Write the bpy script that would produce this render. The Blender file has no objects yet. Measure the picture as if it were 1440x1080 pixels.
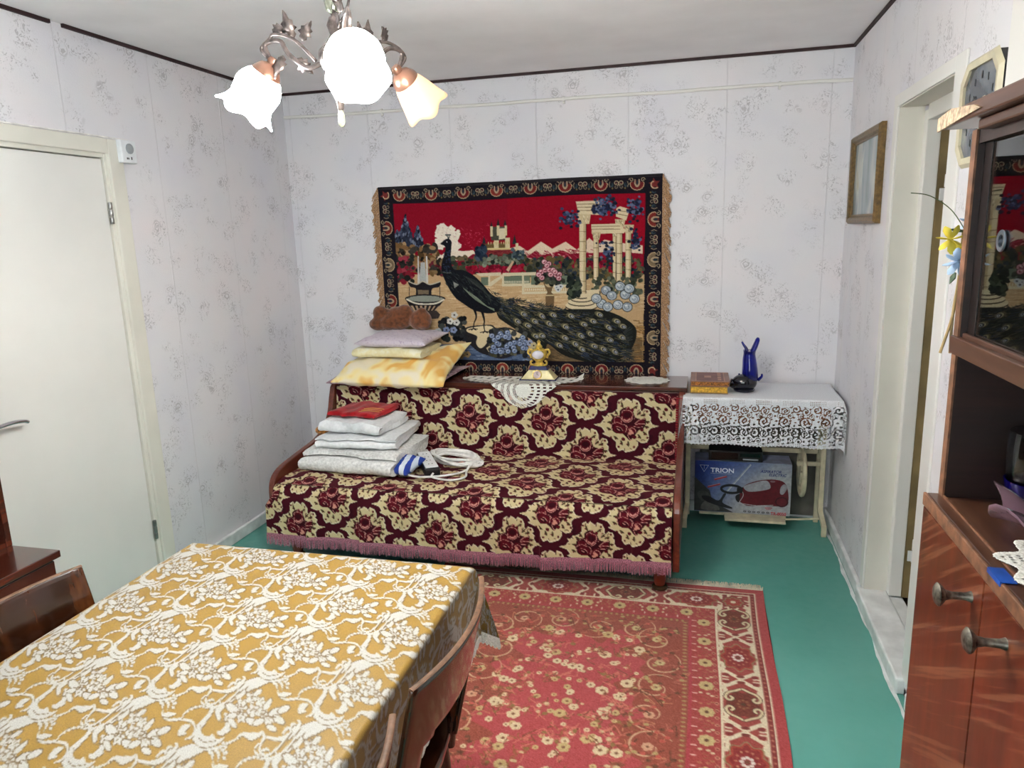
import bpy, bmesh, math, random
import numpy as np
from mathutils import Vector, Matrix
random.seed(7); rng = np.random.default_rng(11)
PI = math.pi
sc = bpy.context.scene
C = sc.collection

# ------------------------------------------------------------------ camera, world, exposure
CAM = np.array([-0.7309, -4.1649, 1.6359]); FPX = 1016.8
YAW, PITCH, ROLL = 0.2550, 0.2062, -0.0311
_cy, _sy, _cp, _sp = math.cos(YAW), math.sin(YAW), math.cos(PITCH), math.sin(PITCH)
FWD = np.array([-_sy*_cp, _cy*_cp, -_sp]); _r = np.array([_cy, _sy, 0.0]); _u = np.cross(_r, FWD)
RGT = math.cos(ROLL)*_r + math.sin(ROLL)*_u; UPV = -math.sin(ROLL)*_r + math.cos(ROLL)*_u
cd = bpy.data.cameras.new('camera'); cam = bpy.data.objects.new('camera', cd); C.objects.link(cam)
cd.sensor_width = 36.0; cd.lens = FPX/1440*36.0; cd.clip_start = 0.02
cam.matrix_world = Matrix(((RGT[0], UPV[0], -FWD[0], CAM[0]), (RGT[1], UPV[1], -FWD[1], CAM[1]), (RGT[2], UPV[2], -FWD[2], CAM[2]), (0, 0, 0, 1)))
sc.camera = cam
SKY_L = 4.2                     # fill daylight through the unseen window added behind the camera
w = bpy.data.worlds.new('world'); sc.world = w; w.use_nodes = True
w.node_tree.nodes['Background'].inputs[0].default_value = (0.95, 0.975, 1.0, 1)
w.node_tree.nodes['Background'].inputs[1].default_value = SKY_L
vs = sc.view_settings
vs.view_transform = 'Standard'; vs.look = 'None'; vs.exposure = 0.76; vs.gamma = 1.0; vs.use_curve_mapping = False
LAMP = (-1.565, -2.50)          # the ceiling lamp's axis
LAMP_W = 14.0                    # watts of each of its bulbs
SHADE_E = 118.0                   # glow of its glass shades

def wall_pt(u, v):               # survey helper: point of the back wall that a sketch point (1440x1080) falls on
    d = FWD + RGT*(u-720)/FPX - UPV*(v-540)/FPX
    t = -CAM[1]/d[1]; p = CAM + d*t
    return p[0], p[2]

# ------------------------------------------------------------------ colour and material helpers
def lin(c):
    return tuple(((x/255)/12.92 if x/255 <= .04045 else ((x/255+.055)/1.055)**2.4) for x in c)
def lin_arr(a):
    a = np.clip(a/255.0, 0, 1)
    return np.where(a <= .04045, a/12.92, ((a+.055)/1.055)**2.4)
MATS = {}
def base_mat(name):
    m = bpy.data.materials.new(name); m.use_nodes = True
    nt = m.node_tree; b = nt.nodes['Principled BSDF']
    MATS[name] = m
    return m, nt, b
def N(nt, t, **kw):
    n = nt.nodes.new(t)
    for k, v in kw.items():
        if k in n.inputs: n.inputs[k].default_value = v
        else: setattr(n, k, v)
    return n
def ramp(nt, stops):
    n = nt.nodes.new('ShaderNodeValToRGB')
    e = n.color_ramp.elements
    while len(e) < len(stops): e.new(0.5)
    for k, (p, c) in enumerate(stops):
        e[k].position = p; e[k].color = (*lin(c), 1) if len(c) == 3 else c
    return n
def coords(nt, scale=(1, 1, 1), kind='Object', rot=(0, 0, 0)):
    tc = nt.nodes.new('ShaderNodeTexCoord'); mp = nt.nodes.new('ShaderNodeMapping')
    mp.inputs['Scale'].default_value = scale; mp.inputs['Rotation'].default_value = rot
    nt.links.new(tc.outputs[kind], mp.inputs['Vector']); return mp.outputs['Vector']
def add_bump(nt, b, height, strength=.3, dist=.01):
    bp_ = N(nt, 'ShaderNodeBump'); bp_.inputs['Strength'].default_value = strength; bp_.inputs['Distance'].default_value = dist
    nt.links.new(height, bp_.inputs['Height']); nt.links.new(bp_.outputs['Normal'], b.inputs['Normal']); return bp_
def plain(name, col, rough=.5, metal=0, var=.06, scale=18, bump=0, coat=0, sheen=0, spec=None, trans=0, ior=1.45, alpha=1):
    if name in MATS: return MATS[name]
    m, nt, b = base_mat(name)
    n = N(nt, 'ShaderNodeTexNoise', Scale=scale, Detail=4.0)
    nt.links.new(coords(nt), n.inputs['Vector'])
    d = tuple(max(0, x*(1-var*2)) for x in col); l = tuple(min(255, x*(1+var*2)) for x in col)
    r = ramp(nt, [(.3, d), (.7, l)])
    nt.links.new(n.outputs['Fac'], r.inputs['Fac']); nt.links.new(r.outputs['Color'], b.inputs['Base Color'])
    b.inputs['Roughness'].default_value = rough; b.inputs['Metallic'].default_value = metal
    b.inputs['Coat Weight'].default_value = coat; b.inputs['Coat Roughness'].default_value = .06
    b.inputs['Sheen Weight'].default_value = sheen
    b.inputs['Transmission Weight'].default_value = trans; b.inputs['IOR'].default_value = ior
    b.inputs['Alpha'].default_value = alpha
    if spec is not None: b.inputs['Specular IOR Level'].default_value = spec
    if bump: add_bump(nt, b, n.outputs['Fac'], bump, .01)
    return m
def wood(name, c0, c1, c2, axis='z', freq=9, rough=.25, coat=.5, stretch=14, worn=None, tilt=0):
    m, nt, b = base_mat(name)
    s = [freq, freq, freq]; s['xyz'.index(axis)] = freq/stretch
    co = coords(nt, tuple(s))
    n1 = N(nt, 'ShaderNodeTexNoise', Scale=2.2, Detail=7.0, Distortion=.6); nt.links.new(co, n1.inputs['Vector'])
    n2 = N(nt, 'ShaderNodeTexNoise', Scale=9.0, Detail=4.0); nt.links.new(co, n2.inputs['Vector'])
    mx = N(nt, 'ShaderNodeMix'); mx.inputs[0].default_value = .35
    nt.links.new(n1.outputs['Fac'], mx.inputs[2]); nt.links.new(n2.outputs['Fac'], mx.inputs[3])
    r = ramp(nt, [(.33, c0), (.5, c1), (.68, c2)]); nt.links.new(mx.outputs[0], r.inputs['Fac'])
    out = r.outputs['Color']
    if worn:                       # pale patches and flecks in the figured veneer
        col, sc_, lo, hi, amt = worn
        co2 = coords(nt, (1, 1, 1), 'Object', (tilt, 0, 0)); mp2 = nt.nodes.new('ShaderNodeMapping'); mp2.inputs['Scale'].default_value = sc_; nt.links.new(co2, mp2.inputs['Vector']); co2 = mp2.outputs['Vector']
        n3 = N(nt, 'ShaderNodeTexNoise', Scale=1.0, Detail=3.0); nt.links.new(co2, n3.inputs['Vector'])
        r3 = ramp(nt, [(lo, (0, 0, 0, 1)), (hi, (amt, amt, amt, 1))]); nt.links.new(n3.outputs['Fac'], r3.inputs['Fac'])
        m3 = N(nt, 'ShaderNodeMix', data_type='RGBA'); m3.inputs[7].default_value = (*lin(col), 1)
        nt.links.new(r3.outputs['Color'], m3.inputs[0]); nt.links.new(out, m3.inputs[6]); out = m3.outputs[2]
    nt.links.new(out, b.inputs['Base Color'])
    b.inputs['Roughness'].default_value = rough; b.inputs['Coat Weight'].default_value = coat; b.inputs['Coat Roughness'].default_value = .08
    add_bump(nt, b, n2.outputs['Fac'], .06, .002)
    return m
def dyed(name, rough=.8, weave=900, wstr=.12, sheen=.2, spec=.25, sheen_tint=None):     # cloth whose woven colours are stored on the mesh
    m, nt, b = base_mat(name)
    a = N(nt, 'ShaderNodeAttribute', attribute_name='Col')
    n = N(nt, 'ShaderNodeTexNoise', Scale=weave, Detail=2.0); nt.links.new(coords(nt), n.inputs['Vector'])
    r = ramp(nt, [(.3, (205, 205, 205)), (.7, (255, 255, 255))]); nt.links.new(n.outputs['Fac'], r.inputs['Fac'])
    mx = N(nt, 'ShaderNodeMix', data_type='RGBA', blend_type='MULTIPLY'); mx.inputs[0].default_value = .8
    nt.links.new(a.outputs['Color'], mx.inputs[6]); nt.links.new(r.outputs['Color'], mx.inputs[7])
    nt.links.new(mx.outputs[2], b.inputs['Base Color'])
    b.inputs['Roughness'].default_value = rough; b.inputs['Sheen Weight'].default_value = sheen
    if sheen_tint: b.inputs['Sheen Tint'].default_value = (*lin(sheen_tint), 1)
    b.inputs['Specular IOR Level'].default_value = spec
    add_bump(nt, b, n.outputs['Fac'], wstr, .002)
    return m
def glow(name, col, strength, rough=.3):
    m, nt, b = base_mat(name)
    b.inputs['Base Color'].default_value = (*[x*.45 for x in lin(col)], 1); b.inputs['Roughness'].default_value = rough
    b.inputs['Emission Color'].default_value = (*lin(col), 1); b.inputs['Emission Strength'].default_value = strength
    return m

# ------------------------------------------------------------------ mesh helpers
ORG = {}
def vnoise(x, y, z=0.0):          # smooth cheap pseudo noise, about -1..1
    return (math.sin(x*1.7+y*2.3+z*1.1)+math.sin(x*3.1-y*1.9+z*2.7+1.3)*.6+math.sin(x*5.3+y*4.7-z*3.9+2.1)*.35)/1.95
class MB:
    def __init__(s): s.v = []; s.f = []; s.m = []
    def add(s, V, F, mi=0):
        o = len(s.v); s.v += [tuple(p) for p in V]; s.f += [tuple(i+o for i in f) for f in F]; s.m += [mi]*len(F); return s
    def box(s, x0, x1, y0, y1, z0, z1, mi=0):
        V = [(x, y, z) for z in (z0, z1) for y in (y0, y1) for x in (x0, x1)]
        return s.add(V, [(0, 2, 3, 1), (4, 5, 7, 6), (0, 1, 5, 4), (2, 6, 7, 3), (0, 4, 6, 2), (1, 3, 7, 5)], mi)
    def prism(s, P, axis, d0, d1, mi=0):      # outline in the two other axes, extruded along axis
        n = len(P)
        def pt(a, b, d): return {'x': (d, a, b), 'y': (a, d, b), 'z': (a, b, d)}[axis]
        V = [pt(a, b, d0) for a, b in P] + [pt(a, b, d1) for a, b in P]
        F = [tuple(range(n)), tuple(range(2*n-1, n-1, -1))] + [(i, i+n, (i+1) % n+n, (i+1) % n) for i in range(n)]
        return s.add(V, F, mi)
    def tube(s, P, r, n=8, cap=True, mi=0, flat=1.0):
        P = [Vector(p) for p in P]; k = len(P)
        R = [r]*k if not hasattr(r, '__len__') else r
        V = []; F = []; up = None
        for i in range(k):
            t = (P[min(i+1, k-1)]-P[max(i-1, 0)])
            t = t.normalized() if t.length > 1e-9 else Vector((0, 0, 1))
            if up is None:
                up = Vector((0, 0, 1)) if abs(t.z) < .9 else Vector((1, 0, 0))
            a = t.cross(up); a = a.normalized() if a.length > 1e-6 else t.orthogonal().normalized()
            b = a.cross(t).normalized(); up = b
            for j in range(n):
                an = 2*PI*j/n; V.append(P[i]+a*(R[i]*math.cos(an))+b*(R[i]*flat*math.sin(an)))
        for i in range(k-1):
            for j in range(n): F.append((i*n+j, i*n+(j+1) % n, (i+1)*n+(j+1) % n, (i+1)*n+j))
        if cap: F += [tuple(range(n-1, -1, -1)), tuple(range((k-1)*n, k*n))]
        return s.add(V, F, mi)
    def lathe(s, prof, c=(0, 0, 0), n=24, M=None, mi=0, fn=None):     # prof: (r, z)
        V = []; F = []
        for i, (r, z) in enumerate(prof):
            for j in range(n):
                a = 2*PI*j/n; rr, zz = (r, z) if fn is None else fn(r, z, a, i/(len(prof)-1))
                p = Vector((rr*math.cos(a), rr*math.sin(a), zz))
                if M is not None: p = M @ p
                V.append((p.x+c[0], p.y+c[1], p.z+c[2]))
        for i in range(len(prof)-1):
            for j in range(n): F.append((i*n+j, i*n+(j+1) % n, (i+1)*n+(j+1) % n, (i+1)*n+j))
        if prof[0][0] > 1e-6 and fn is None and prof[0] != prof[-1]: F.append(tuple(range(n-1, -1, -1)))
        if prof[-1][0] > 1e-6 and fn is None and prof[0] != prof[-1]: F.append(tuple(range((len(prof)-1)*n, len(prof)*n)))
        return s.add(V, F, mi)
    def ball(s, c, r, n=14, m=9, M=None, mi=0):
        r = (r, r, r) if not hasattr(r, '__len__') else r
        V = []; F = []
        for i in range(m+1):
            ph = PI*i/m
            for j in range(n):
                a = 2*PI*j/n; p = Vector((r[0]*math.sin(ph)*math.cos(a), r[1]*math.sin(ph)*math.sin(a), r[2]*math.cos(ph)))
                if M is not None: p = M @ p
                V.append((p.x+c[0], p.y+c[1], p.z+c[2]))
        for i in range(m):
            for j in range(n): F.append((i*n+j, (i+1)*n+j, (i+1)*n+(j+1) % n, i*n+(j+1) % n))
        return s.add(V, F, mi)
    def grid(s, fn, nu, nv, closed_u=False, mi=0):
        V = [fn(i/nu, j/nv) for j in range(nv+1) for i in range(nu+1)]
        F = [(j*(nu+1)+i, j*(nu+1)+i+1, (j+1)*(nu+1)+i+1, (j+1)*(nu+1)+i) for j in range(nv) for i in range(nu)]
        return s.add(V, F, mi)
def origin_of(o):
    return ORG.get(o.name, Vector((0, 0, 0))) if o is not None else Vector((0, 0, 0))
def link(name, mb, mat, parent=None, smooth=False, bevel=0, seg=2, loc=None, weld=False, solid=0, subsurf=0):
    org = origin_of(parent) if parent is not None else Vector(loc or (0, 0, 0))
    me = bpy.data.meshes.new(name)
    me.from_pydata([(p[0]-org.x, p[1]-org.y, p[2]-org.z) for p in mb.v], [], mb.f)
    mats = mat if isinstance(mat, (list, tuple)) else [mat]
    for m in mats: me.materials.append(m)
    if len(mats) > 1: me.polygons.foreach_set('material_index', mb.m)
    bm = bmesh.new(); bm.from_mesh(me)
    if weld: bmesh.ops.remove_doubles(bm, verts=bm.verts, dist=1e-5)
    bmesh.ops.recalc_face_normals(bm, faces=bm.faces); bm.to_mesh(me); bm.free()
    if smooth:
        me.polygons.foreach_set('use_smooth', [True]*len(me.polygons))
        me.set_sharp_from_angle(angle=math.radians(48 if smooth is True else smooth))
    o = bpy.data.objects.new(name, me); C.objects.link(o)
    if parent is not None: o.parent = parent
    else: o.location = org
    ORG[o.name] = org
    if solid:
        q = o.modifiers.new('thickness', 'SOLIDIFY'); q.thickness = solid; q.offset = 0
    if bevel:
        q = o.modifiers.new('edges', 'BEVEL'); q.width = bevel; q.segments = seg; q.limit_method = 'ANGLE'; q.angle_limit = math.radians(40); q.harden_normals = False
    if subsurf:
        q = o.modifiers.new('smooth', 'SUBSURF'); q.levels = subsurf; q.render_levels = subsurf
    return o
def tag(o, label, cat, group=None):
    o['label'] = label; o['category'] = cat
    if group: o['group'] = group
    return o
def thing(name, label, cat, loc=(0, 0, 0), group=None):
    o = bpy.data.objects.new(name, None); o.empty_display_size = .1; C.objects.link(o); o.location = loc
    ORG[o.name] = Vector(loc)
    return tag(o, label, cat, group)
def struct(o):
    o['kind'] = 'structure'; return o
def dup(root, loc=None, rotz=None, label=None):
    r = root.copy(); C.objects.link(r)
    if loc is not None: r.location = loc
    if rotz is not None: r.rotation_euler = (0, 0, rotz)
    if label: r['label'] = label
    for ch in list(root.children):
        c = ch.copy(); C.objects.link(c); c.parent = r
        for g in list(ch.children):
            d = g.copy(); C.objects.link(d); d.parent = c
    return r
def cloth_grid(name, P, col, mat, parent=None, loc=None, mask=None, smooth=True, solid=0):
    """grid of points P (rows, cols, 3); col (rows, cols, 3) in 0..255; mask (rows-1, cols-1) keeps cells"""
    nv, nu = P.shape[:2]
    org = origin_of(parent) if parent is not None else Vector(loc or (0, 0, 0))
    idx = np.arange(nv*nu).reshape(nv, nu)
    F = np.stack([idx[:-1, :-1], idx[:-1, 1:], idx[1:, 1:], idx[1:, :-1]], -1)
    F = F.reshape(-1, 4) if mask is None else F[mask]
    V = (P.reshape(-1, 3)-np.array(org))
    cc = None if col is None else lin_arr(col.reshape(-1, 3))
    if mask is not None:
        used = np.unique(F); re = -np.ones(nv*nu, int); re[used] = np.arange(len(used)); F = re[F]; V = V[used]
        if cc is not None: cc = cc[used]
    me = bpy.data.meshes.new(name)
    me.vertices.add(len(V)); me.vertices.foreach_set('co', V.astype(np.float32).ravel())
    me.loops.add(F.size); me.loops.foreach_set('vertex_index', F.astype(np.int32).ravel())
    me.polygons.add(len(F)); me.polygons.foreach_set('loop_start', np.arange(0, F.size, 4, dtype=np.int32))
    if smooth: me.polygons.foreach_set('use_smooth', np.ones(len(F), bool))
    if cc is not None:
        at = me.color_attributes.new('Col', 'FLOAT_COLOR', 'POINT')
        at.data.foreach_set('color', np.concatenate([cc, np.ones((len(cc), 1))], 1).astype(np.float32).ravel())
    me.materials.append(mat); me.update(); me.validate()
    o = bpy.data.objects.new(name, me); C.objects.link(o)
    if parent is not None: o.parent = parent
    else: o.location = org
    ORG[o.name] = org
    if solid:
        q = o.modifiers.new('thickness', 'SOLIDIFY'); q.thickness = solid; q.offset = 1
    return o

# ------------------------------------------------------------------ design canvas: colours of woven and printed patterns, sampled onto mesh points
class Canvas:
    def __init__(s, w, h, bg, tr=None, k=1.0):
        s.w, s.h = w, h; s.a = np.empty((h, w, 3)); s.a[:] = bg; s.tr = tr; s.k = k; s.off = (0, 0)
    def T(s, P):
        P = np.asarray(P, float)
        return (P if s.tr is None else s.tr(P)) + np.array(s.off)
    def poly(s, P, c, al=1.0, raw=False):
        P = np.asarray(P, float) if raw else s.T(P)
        x0, y0 = np.floor(P.min(0)).astype(int); x1, y1 = np.ceil(P.max(0)).astype(int)+1
        x0, y0 = max(x0, 0), max(y0, 0); x1, y1 = min(x1, s.w), min(y1, s.h)
        if x1 <= x0 or y1 <= y0: return
        Y, X = np.mgrid[y0:y1, x0:x1]; X = X+.5; Y = Y+.5
        ins = np.zeros(X.shape, bool); Q = np.roll(P, -1, 0)
        for (ax, ay), (bx, by) in zip(P, Q):
            if ay == by: continue
            ins ^= ((ay > Y) != (by > Y)) & (X < (bx-ax)*(Y-ay)/(by-ay)+ax)
        sub = s.a[y0:y1, x0:x1]; sub[ins] = sub[ins]*(1-al)+np.array(c)*al
    def ell(s, cx, cy, rx, ry, c, rot=0, al=1.0, n=18):
        t = np.linspace(0, 2*PI, n, endpoint=False); x = rx*np.cos(t); y = ry*np.sin(t)
        s.poly(np.stack([cx+x*math.cos(rot)-y*math.sin(rot), cy+x*math.sin(rot)+y*math.cos(rot)], -1), c, al)
    def line(s, P, wd, c, al=1.0):           # wd in sketch units, one value or one per point
        P = np.asarray(P, float); n = len(P)
        W = np.full(n, wd) if not hasattr(wd, '__len__') else np.interp(np.linspace(0, 1, n), np.linspace(0, 1, len(wd)), wd)
        T = np.gradient(P, axis=0); T /= (np.hypot(T[:, 0], T[:, 1])[:, None]+1e-9)
        Nn = np.stack([-T[:, 1], T[:, 0]], -1)*(W/2)[:, None]
        L, R = P+Nn, P-Nn
        for i in range(n-1): s.poly([L[i], L[i+1], R[i+1], R[i]], c, al)
        if n > 2:
            for i in range(1, n-1):
                if W[i]*s.k > 3: s.ell(P[i, 0], P[i, 1], W[i]/2, W[i]/2, c, 0, al, 8)
    def down(s, f):
        h, w_ = s.h//f, s.w//f
        return s.a[:h*f, :w_*f].reshape(h, f, w_, f, 3).mean((1, 3))
def sm(P, n=6, closed=False):                # Catmull-Rom through points
    P = np.asarray(P, float); k = len(P); out = []
    rngk = range(k) if closed else range(k-1)
    for i in rngk:
        p0 = P[(i-1) % k] if closed or i > 0 else P[0]; p1 = P[i]; p2 = P[(i+1) % k]
        p3 = P[(i+2) % k] if closed or i+2 < k else P[-1]
        for t in np.arange(n)/n:
            out.append(.5*((2*p1)+(-p0+p2)*t+(2*p0-5*p1+4*p2-p3)*t*t+(-p0+3*p1-3*p2+p3)*t**3))
    if not closed: out.append(P[-1])
    return np.array(out)
def sample(img, X, Y):                        # bilinear, wrapping
    h, w_ = img.shape[:2]; X = np.mod(X, w_)-.5; Y = np.mod(Y, h)-.5
    x0 = np.floor(X).astype(int); y0 = np.floor(Y).astype(int); fx = (X-x0)[..., None]; fy = (Y-y0)[..., None]
    g = lambda a, b: img[a % h, b % w_]
    return (g(y0, x0)*(1-fx)+g(y0, x0+1)*fx)*(1-fy)+(g(y0+1, x0)*(1-fx)+g(y0+1, x0+1)*fx)*fy
def spiral(cx, cy, r0, r1, a0, turns, n=18):
    t = np.linspace(0, 1, n); a = a0+turns*2*PI*t; r = r0+(r1-r0)*t
    return np.stack([cx+r*np.cos(a), cy+r*np.sin(a)], -1)
# ------------------------------------------------------------------ room shell
XL, YR, H = -3.2, -5.5, 2.5
def _math(nt, op, x, y=None, z=None):
    if op.startswith('SMOOTHSTEP'):
        n = nt.nodes.new('ShaderNodeMapRange'); n.interpolation_type = 'SMOOTHSTEP'
        nt.links.new(x, n.inputs['Value']); n.inputs['From Min'].default_value = y; n.inputs['From Max'].default_value = z
        inv = op.endswith('INV'); n.inputs['To Min'].default_value = 1.0 if inv else 0.0; n.inputs['To Max'].default_value = 0.0 if inv else 1.0
        return n.outputs['Result']
    n = nt.nodes.new('ShaderNodeMath'); n.operation = op
    for i, v in enumerate((x, y, z)):
        if v is None: continue
        if isinstance(v, (int, float)): n.inputs[i].default_value = v
        else: nt.links.new(v, n.inputs[i])
    return n.outputs[0]
def wallpaper(name, axis, phase):
    m, nt, b = base_mat(name)
    co = coords(nt)
    warp = N(nt, 'ShaderNodeTexNoise', Scale=5.0, Detail=2.0); nt.links.new(co, warp.inputs['Vector'])
    wadd = N(nt, 'ShaderNodeVectorMath', operation='MULTIPLY_ADD'); wadd.inputs[1].default_value = (.06, .06, .06)
    nt.links.new(warp.outputs['Color'], wadd.inputs[0]); nt.links.new(co, wadd.inputs[2])
    # bouquets: a rose of curled petals at the heart of each Voronoi cell, leaves and buds scattered round it
    M = lambda op, x, y=None, z=None: _math(nt, op, x, y, z)
    v1 = N(nt, 'ShaderNodeTexVoronoi', Scale=7.2); v1.inputs['Randomness'].default_value = .85; nt.links.new(wadd.outputs[0], v1.inputs['Vector'])
    n2 = N(nt, 'ShaderNodeTexNoise', Scale=30.0, Detail=2.0, Distortion=.8); nt.links.new(co, n2.inputs['Vector'])
    ph = M('MULTIPLY_ADD', v1.outputs['Distance'], 62.0, M('MULTIPLY', n2.outputs['Fac'], 16.0))
    rose = M('MULTIPLY', M('GREATER_THAN', M('SINE', ph), .15), M('SMOOTHSTEP_INV', v1.outputs['Distance'], .13, .26))
    n3 = N(nt, 'ShaderNodeTexNoise', Scale=52.0, Detail=2.5, Distortion=2.4); nt.links.new(co, n3.inputs['Vector'])
    n4 = N(nt, 'ShaderNodeTexNoise', Scale=7.5, Detail=2.0); nt.links.new(wadd.outputs[0], n4.inputs['Vector'])
    leaf = M('MULTIPLY', M('MULTIPLY', M('SMOOTHSTEP', n3.outputs['Fac'], .56, .61), M('SMOOTHSTEP_INV', v1.outputs['Distance'], .42, .62)), M('SMOOTHSTEP', n4.outputs['Fac'], .42, .56))
    mul = nt.nodes.new('ShaderNodeMath'); mul.operation = 'MAXIMUM'; nt.links.new(M('MULTIPLY', rose, M('SMOOTHSTEP', n4.outputs['Fac'], .38, .50)), mul.inputs[0]); nt.links.new(leaf, mul.inputs[1])
    base = N(nt, 'ShaderNodeTexNoise', Scale=2.6, Detail=2.0); nt.links.new(co, base.inputs['Vector'])
    rb = ramp(nt, [(.3, (221, 220, 228)), (.5, (226, 225, 229)), (.7, (230, 225, 228))]); nt.links.new(base.outputs['Fac'], rb.inputs['Fac'])
    mx = N(nt, 'ShaderNodeMix', data_type='RGBA'); mx.inputs[7].default_value = (*lin((150, 146, 150)), 1)
    fac = N(nt, 'ShaderNodeMath', operation='MULTIPLY'); fac.inputs[1].default_value = .5
    nt.links.new(mul.outputs[0], fac.inputs[0]); nt.links.new(fac.outputs[0], mx.inputs[0]); nt.links.new(rb.outputs['Color'], mx.inputs[6])
    # paper seams every 51 cm
    sep = N(nt, 'ShaderNodeSeparateXYZ'); nt.links.new(co, sep.inputs[0])
    a1 = N(nt, 'ShaderNodeMath', operation='ADD'); a1.inputs[1].default_value = phase; nt.links.new(sep.outputs[axis], a1.inputs[0])
    a2 = N(nt, 'ShaderNodeMath', operation='PINGPONG'); a2.inputs[1].default_value = .255; nt.links.new(a1.outputs[0], a2.inputs[0])
    rs = ramp(nt, [(.0, (1, 1, 1, 1)), (.002, (1, 1, 1, 1)), (.0045, (0, 0, 0, 1))]); nt.links.new(a2.outputs[0], rs.inputs['Fac'])
    mx2 = N(nt, 'ShaderNodeMix', data_type='RGBA'); mx2.inputs[7].default_value = (*lin((206, 205, 208)), 1)
    f2 = N(nt, 'ShaderNodeMath', operation='MULTIPLY'); f2.inputs[1].default_value = .30; nt.links.new(rs.outputs['Color'], f2.inputs[0])
    nt.links.new(f2.outputs[0], mx2.inputs[0]); nt.links.new(mx.outputs[2], mx2.inputs[6]); nt.links.new(mx2.outputs[2], b.inputs['Base Color'])
    b.inputs['Roughness'].default_value = .55; b.inputs['Specular IOR Level'].default_value = .35
    hsum = N(nt, 'ShaderNodeMath', operation='MULTIPLY_ADD'); hsum.inputs[1].default_value = .9
    nt.links.new(mul.outputs[0], hsum.inputs[0]); nt.links.new(rs.outputs['Color'], hsum.inputs[2])
    fine = N(nt, 'ShaderNodeTexNoise', Scale=160.0, Detail=2.0); nt.links.new(co, fine.inputs['Vector'])
    h2 = N(nt, 'ShaderNodeMath', operation='MULTIPLY_ADD'); h2.inputs[1].default_value = .35
    nt.links.new(fine.outputs['Fac'], h2.inputs[0]); nt.links.new(hsum.outputs[0], h2.inputs[2])
    add_bump(nt, b, h2.outputs[0], .5, .004)
    return m
m_paper_back = wallpaper('wallpaper_back', 0, .099); m_paper_side = wallpaper('wallpaper_side', 1, .12)
m_ceil = plain('ceiling_paint', (240, 238, 240), .9, scale=3, var=.012, bump=.05)
m_cream = plain('cream_gloss_paint', (231, 230, 226), .35, scale=2.5, var=.008, bump=.03, coat=.15)
m_casing = plain('aged_cream_paint', (222, 220, 210), .42, scale=3, var=.015, bump=.05)
m_white = plain('white_gloss_paint', (226, 228, 228), .35, scale=12, var=.04, bump=.08)
m_strip = plain('dark_strip', (46, 24, 26), .6, scale=9)
m_steel = plain('zinc_steel', (150, 150, 148), .35, metal=.9)
def floor_mat():
    m, nt, b = base_mat('green_floor_paint')
    co = coords(nt)
    n = N(nt, 'ShaderNodeTexNoise', Scale=2.2, Detail=6.0); nt.links.new(co, n.inputs['Vector'])
    r = ramp(nt, [(.3, (84, 152, 140)), (.7, (98, 166, 154))]); nt.links.new(n.outputs['Fac'], r.inputs['Fac'])
    nt.links.new(r.outputs['Color'], b.inputs['Base Color'])
    n2 = N(nt, 'ShaderNodeTexNoise', Scale=26.0, Detail=5.0); nt.links.new(co, n2.inputs['Vector'])
    rr = ramp(nt, [(.3, (.28, .28, .28, 1)), (.7, (.46, .46, .46, 1))]); nt.links.new(n2.outputs['Fac'], rr.inputs['Fac'])
    nt.links.new(rr.outputs['Color'], b.inputs['Roughness']); add_bump(nt, b, n2.outputs['Fac'], .08, .004)
    return m
m_floor = floor_mat()
struct(link('floor', MB().box(XL-.12, .0, YR-.12, .12, -.1, 0), m_floor))
struct(link('ceiling', MB().box(XL-.12, .11, YR-.12, .12, H, H+.1), m_ceil))
struct(link('wall_back', MB().box(XL-.12, .11, 0, .12, 0, H), m_paper_back))
D1 = (-2.30, -1.45, 2.03)      # left door opening y0, y1, top
D2 = (-1.62, -.965, 2.062)     # right door opening
mb = MB().box(XL-.12, XL, D1[1], 0, 0, H).box(XL-.12, XL, YR, D1[0], 0, H).box(XL-.12, XL, D1[0], D1[1], D1[2], H)
struct(link('wall_left', mb, m_paper_side))
mb = MB().box(0, .11, D2[1], 0, 0, H).box(0, .11, YR, D2[0], 0, H).box(0, .11, D2[0], D2[1], D2[2], H)
struct(link('wall_right', mb, m_paper_side))
W1 = (-2.85, -.40, .85, 2.25)    # unseen window opening, added and widened to even out the light
mb = MB().box(XL, W1[0], YR-.12, YR, 0, H).box(W1[1], 0, YR-.12, YR, 0, H).box(W1[0], W1[1], YR-.12, YR, 0, W1[2]).box(W1[0], W1[1], YR-.12, YR, W1[3], H)
struct(link('wall_rear', mb, m_paper_back))
wn = struct(thing('fill_window', 'unseen white framed window added behind the camera for fill light', 'window', (-1.6, YR, W1[2]))); del wn['label'], wn['category']
mb = MB()
for x in (W1[0]+.03, -1.6, W1[1]-.03): mb.box(x-.03, x+.03, YR-.09, YR-.03, W1[2], W1[3])
for z in (W1[2]+.03, W1[3]-.03): mb.box(W1[0], W1[1], YR-.09, YR-.03, z-.03, z+.03)
link('fill_window_frame', mb, m_white, wn)
link('fill_window_sill', MB().box(W1[0]-.05, W1[1]+.05, YR-.02, YR+.12, W1[2]-.03, W1[2]), m_white, wn, bevel=.004)
m_glass = plain('fill_window_glass', (235, 242, 242), .0, trans=1.0, var=0)
for x0, x1 in ((W1[0]+.06, -1.63), (-1.57, W1[1]-.06)):
    link('pane', MB().box(x0, x1, YR-.062, YR-.058, W1[2]+.06, W1[3]-.06), m_glass, wn)
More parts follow.
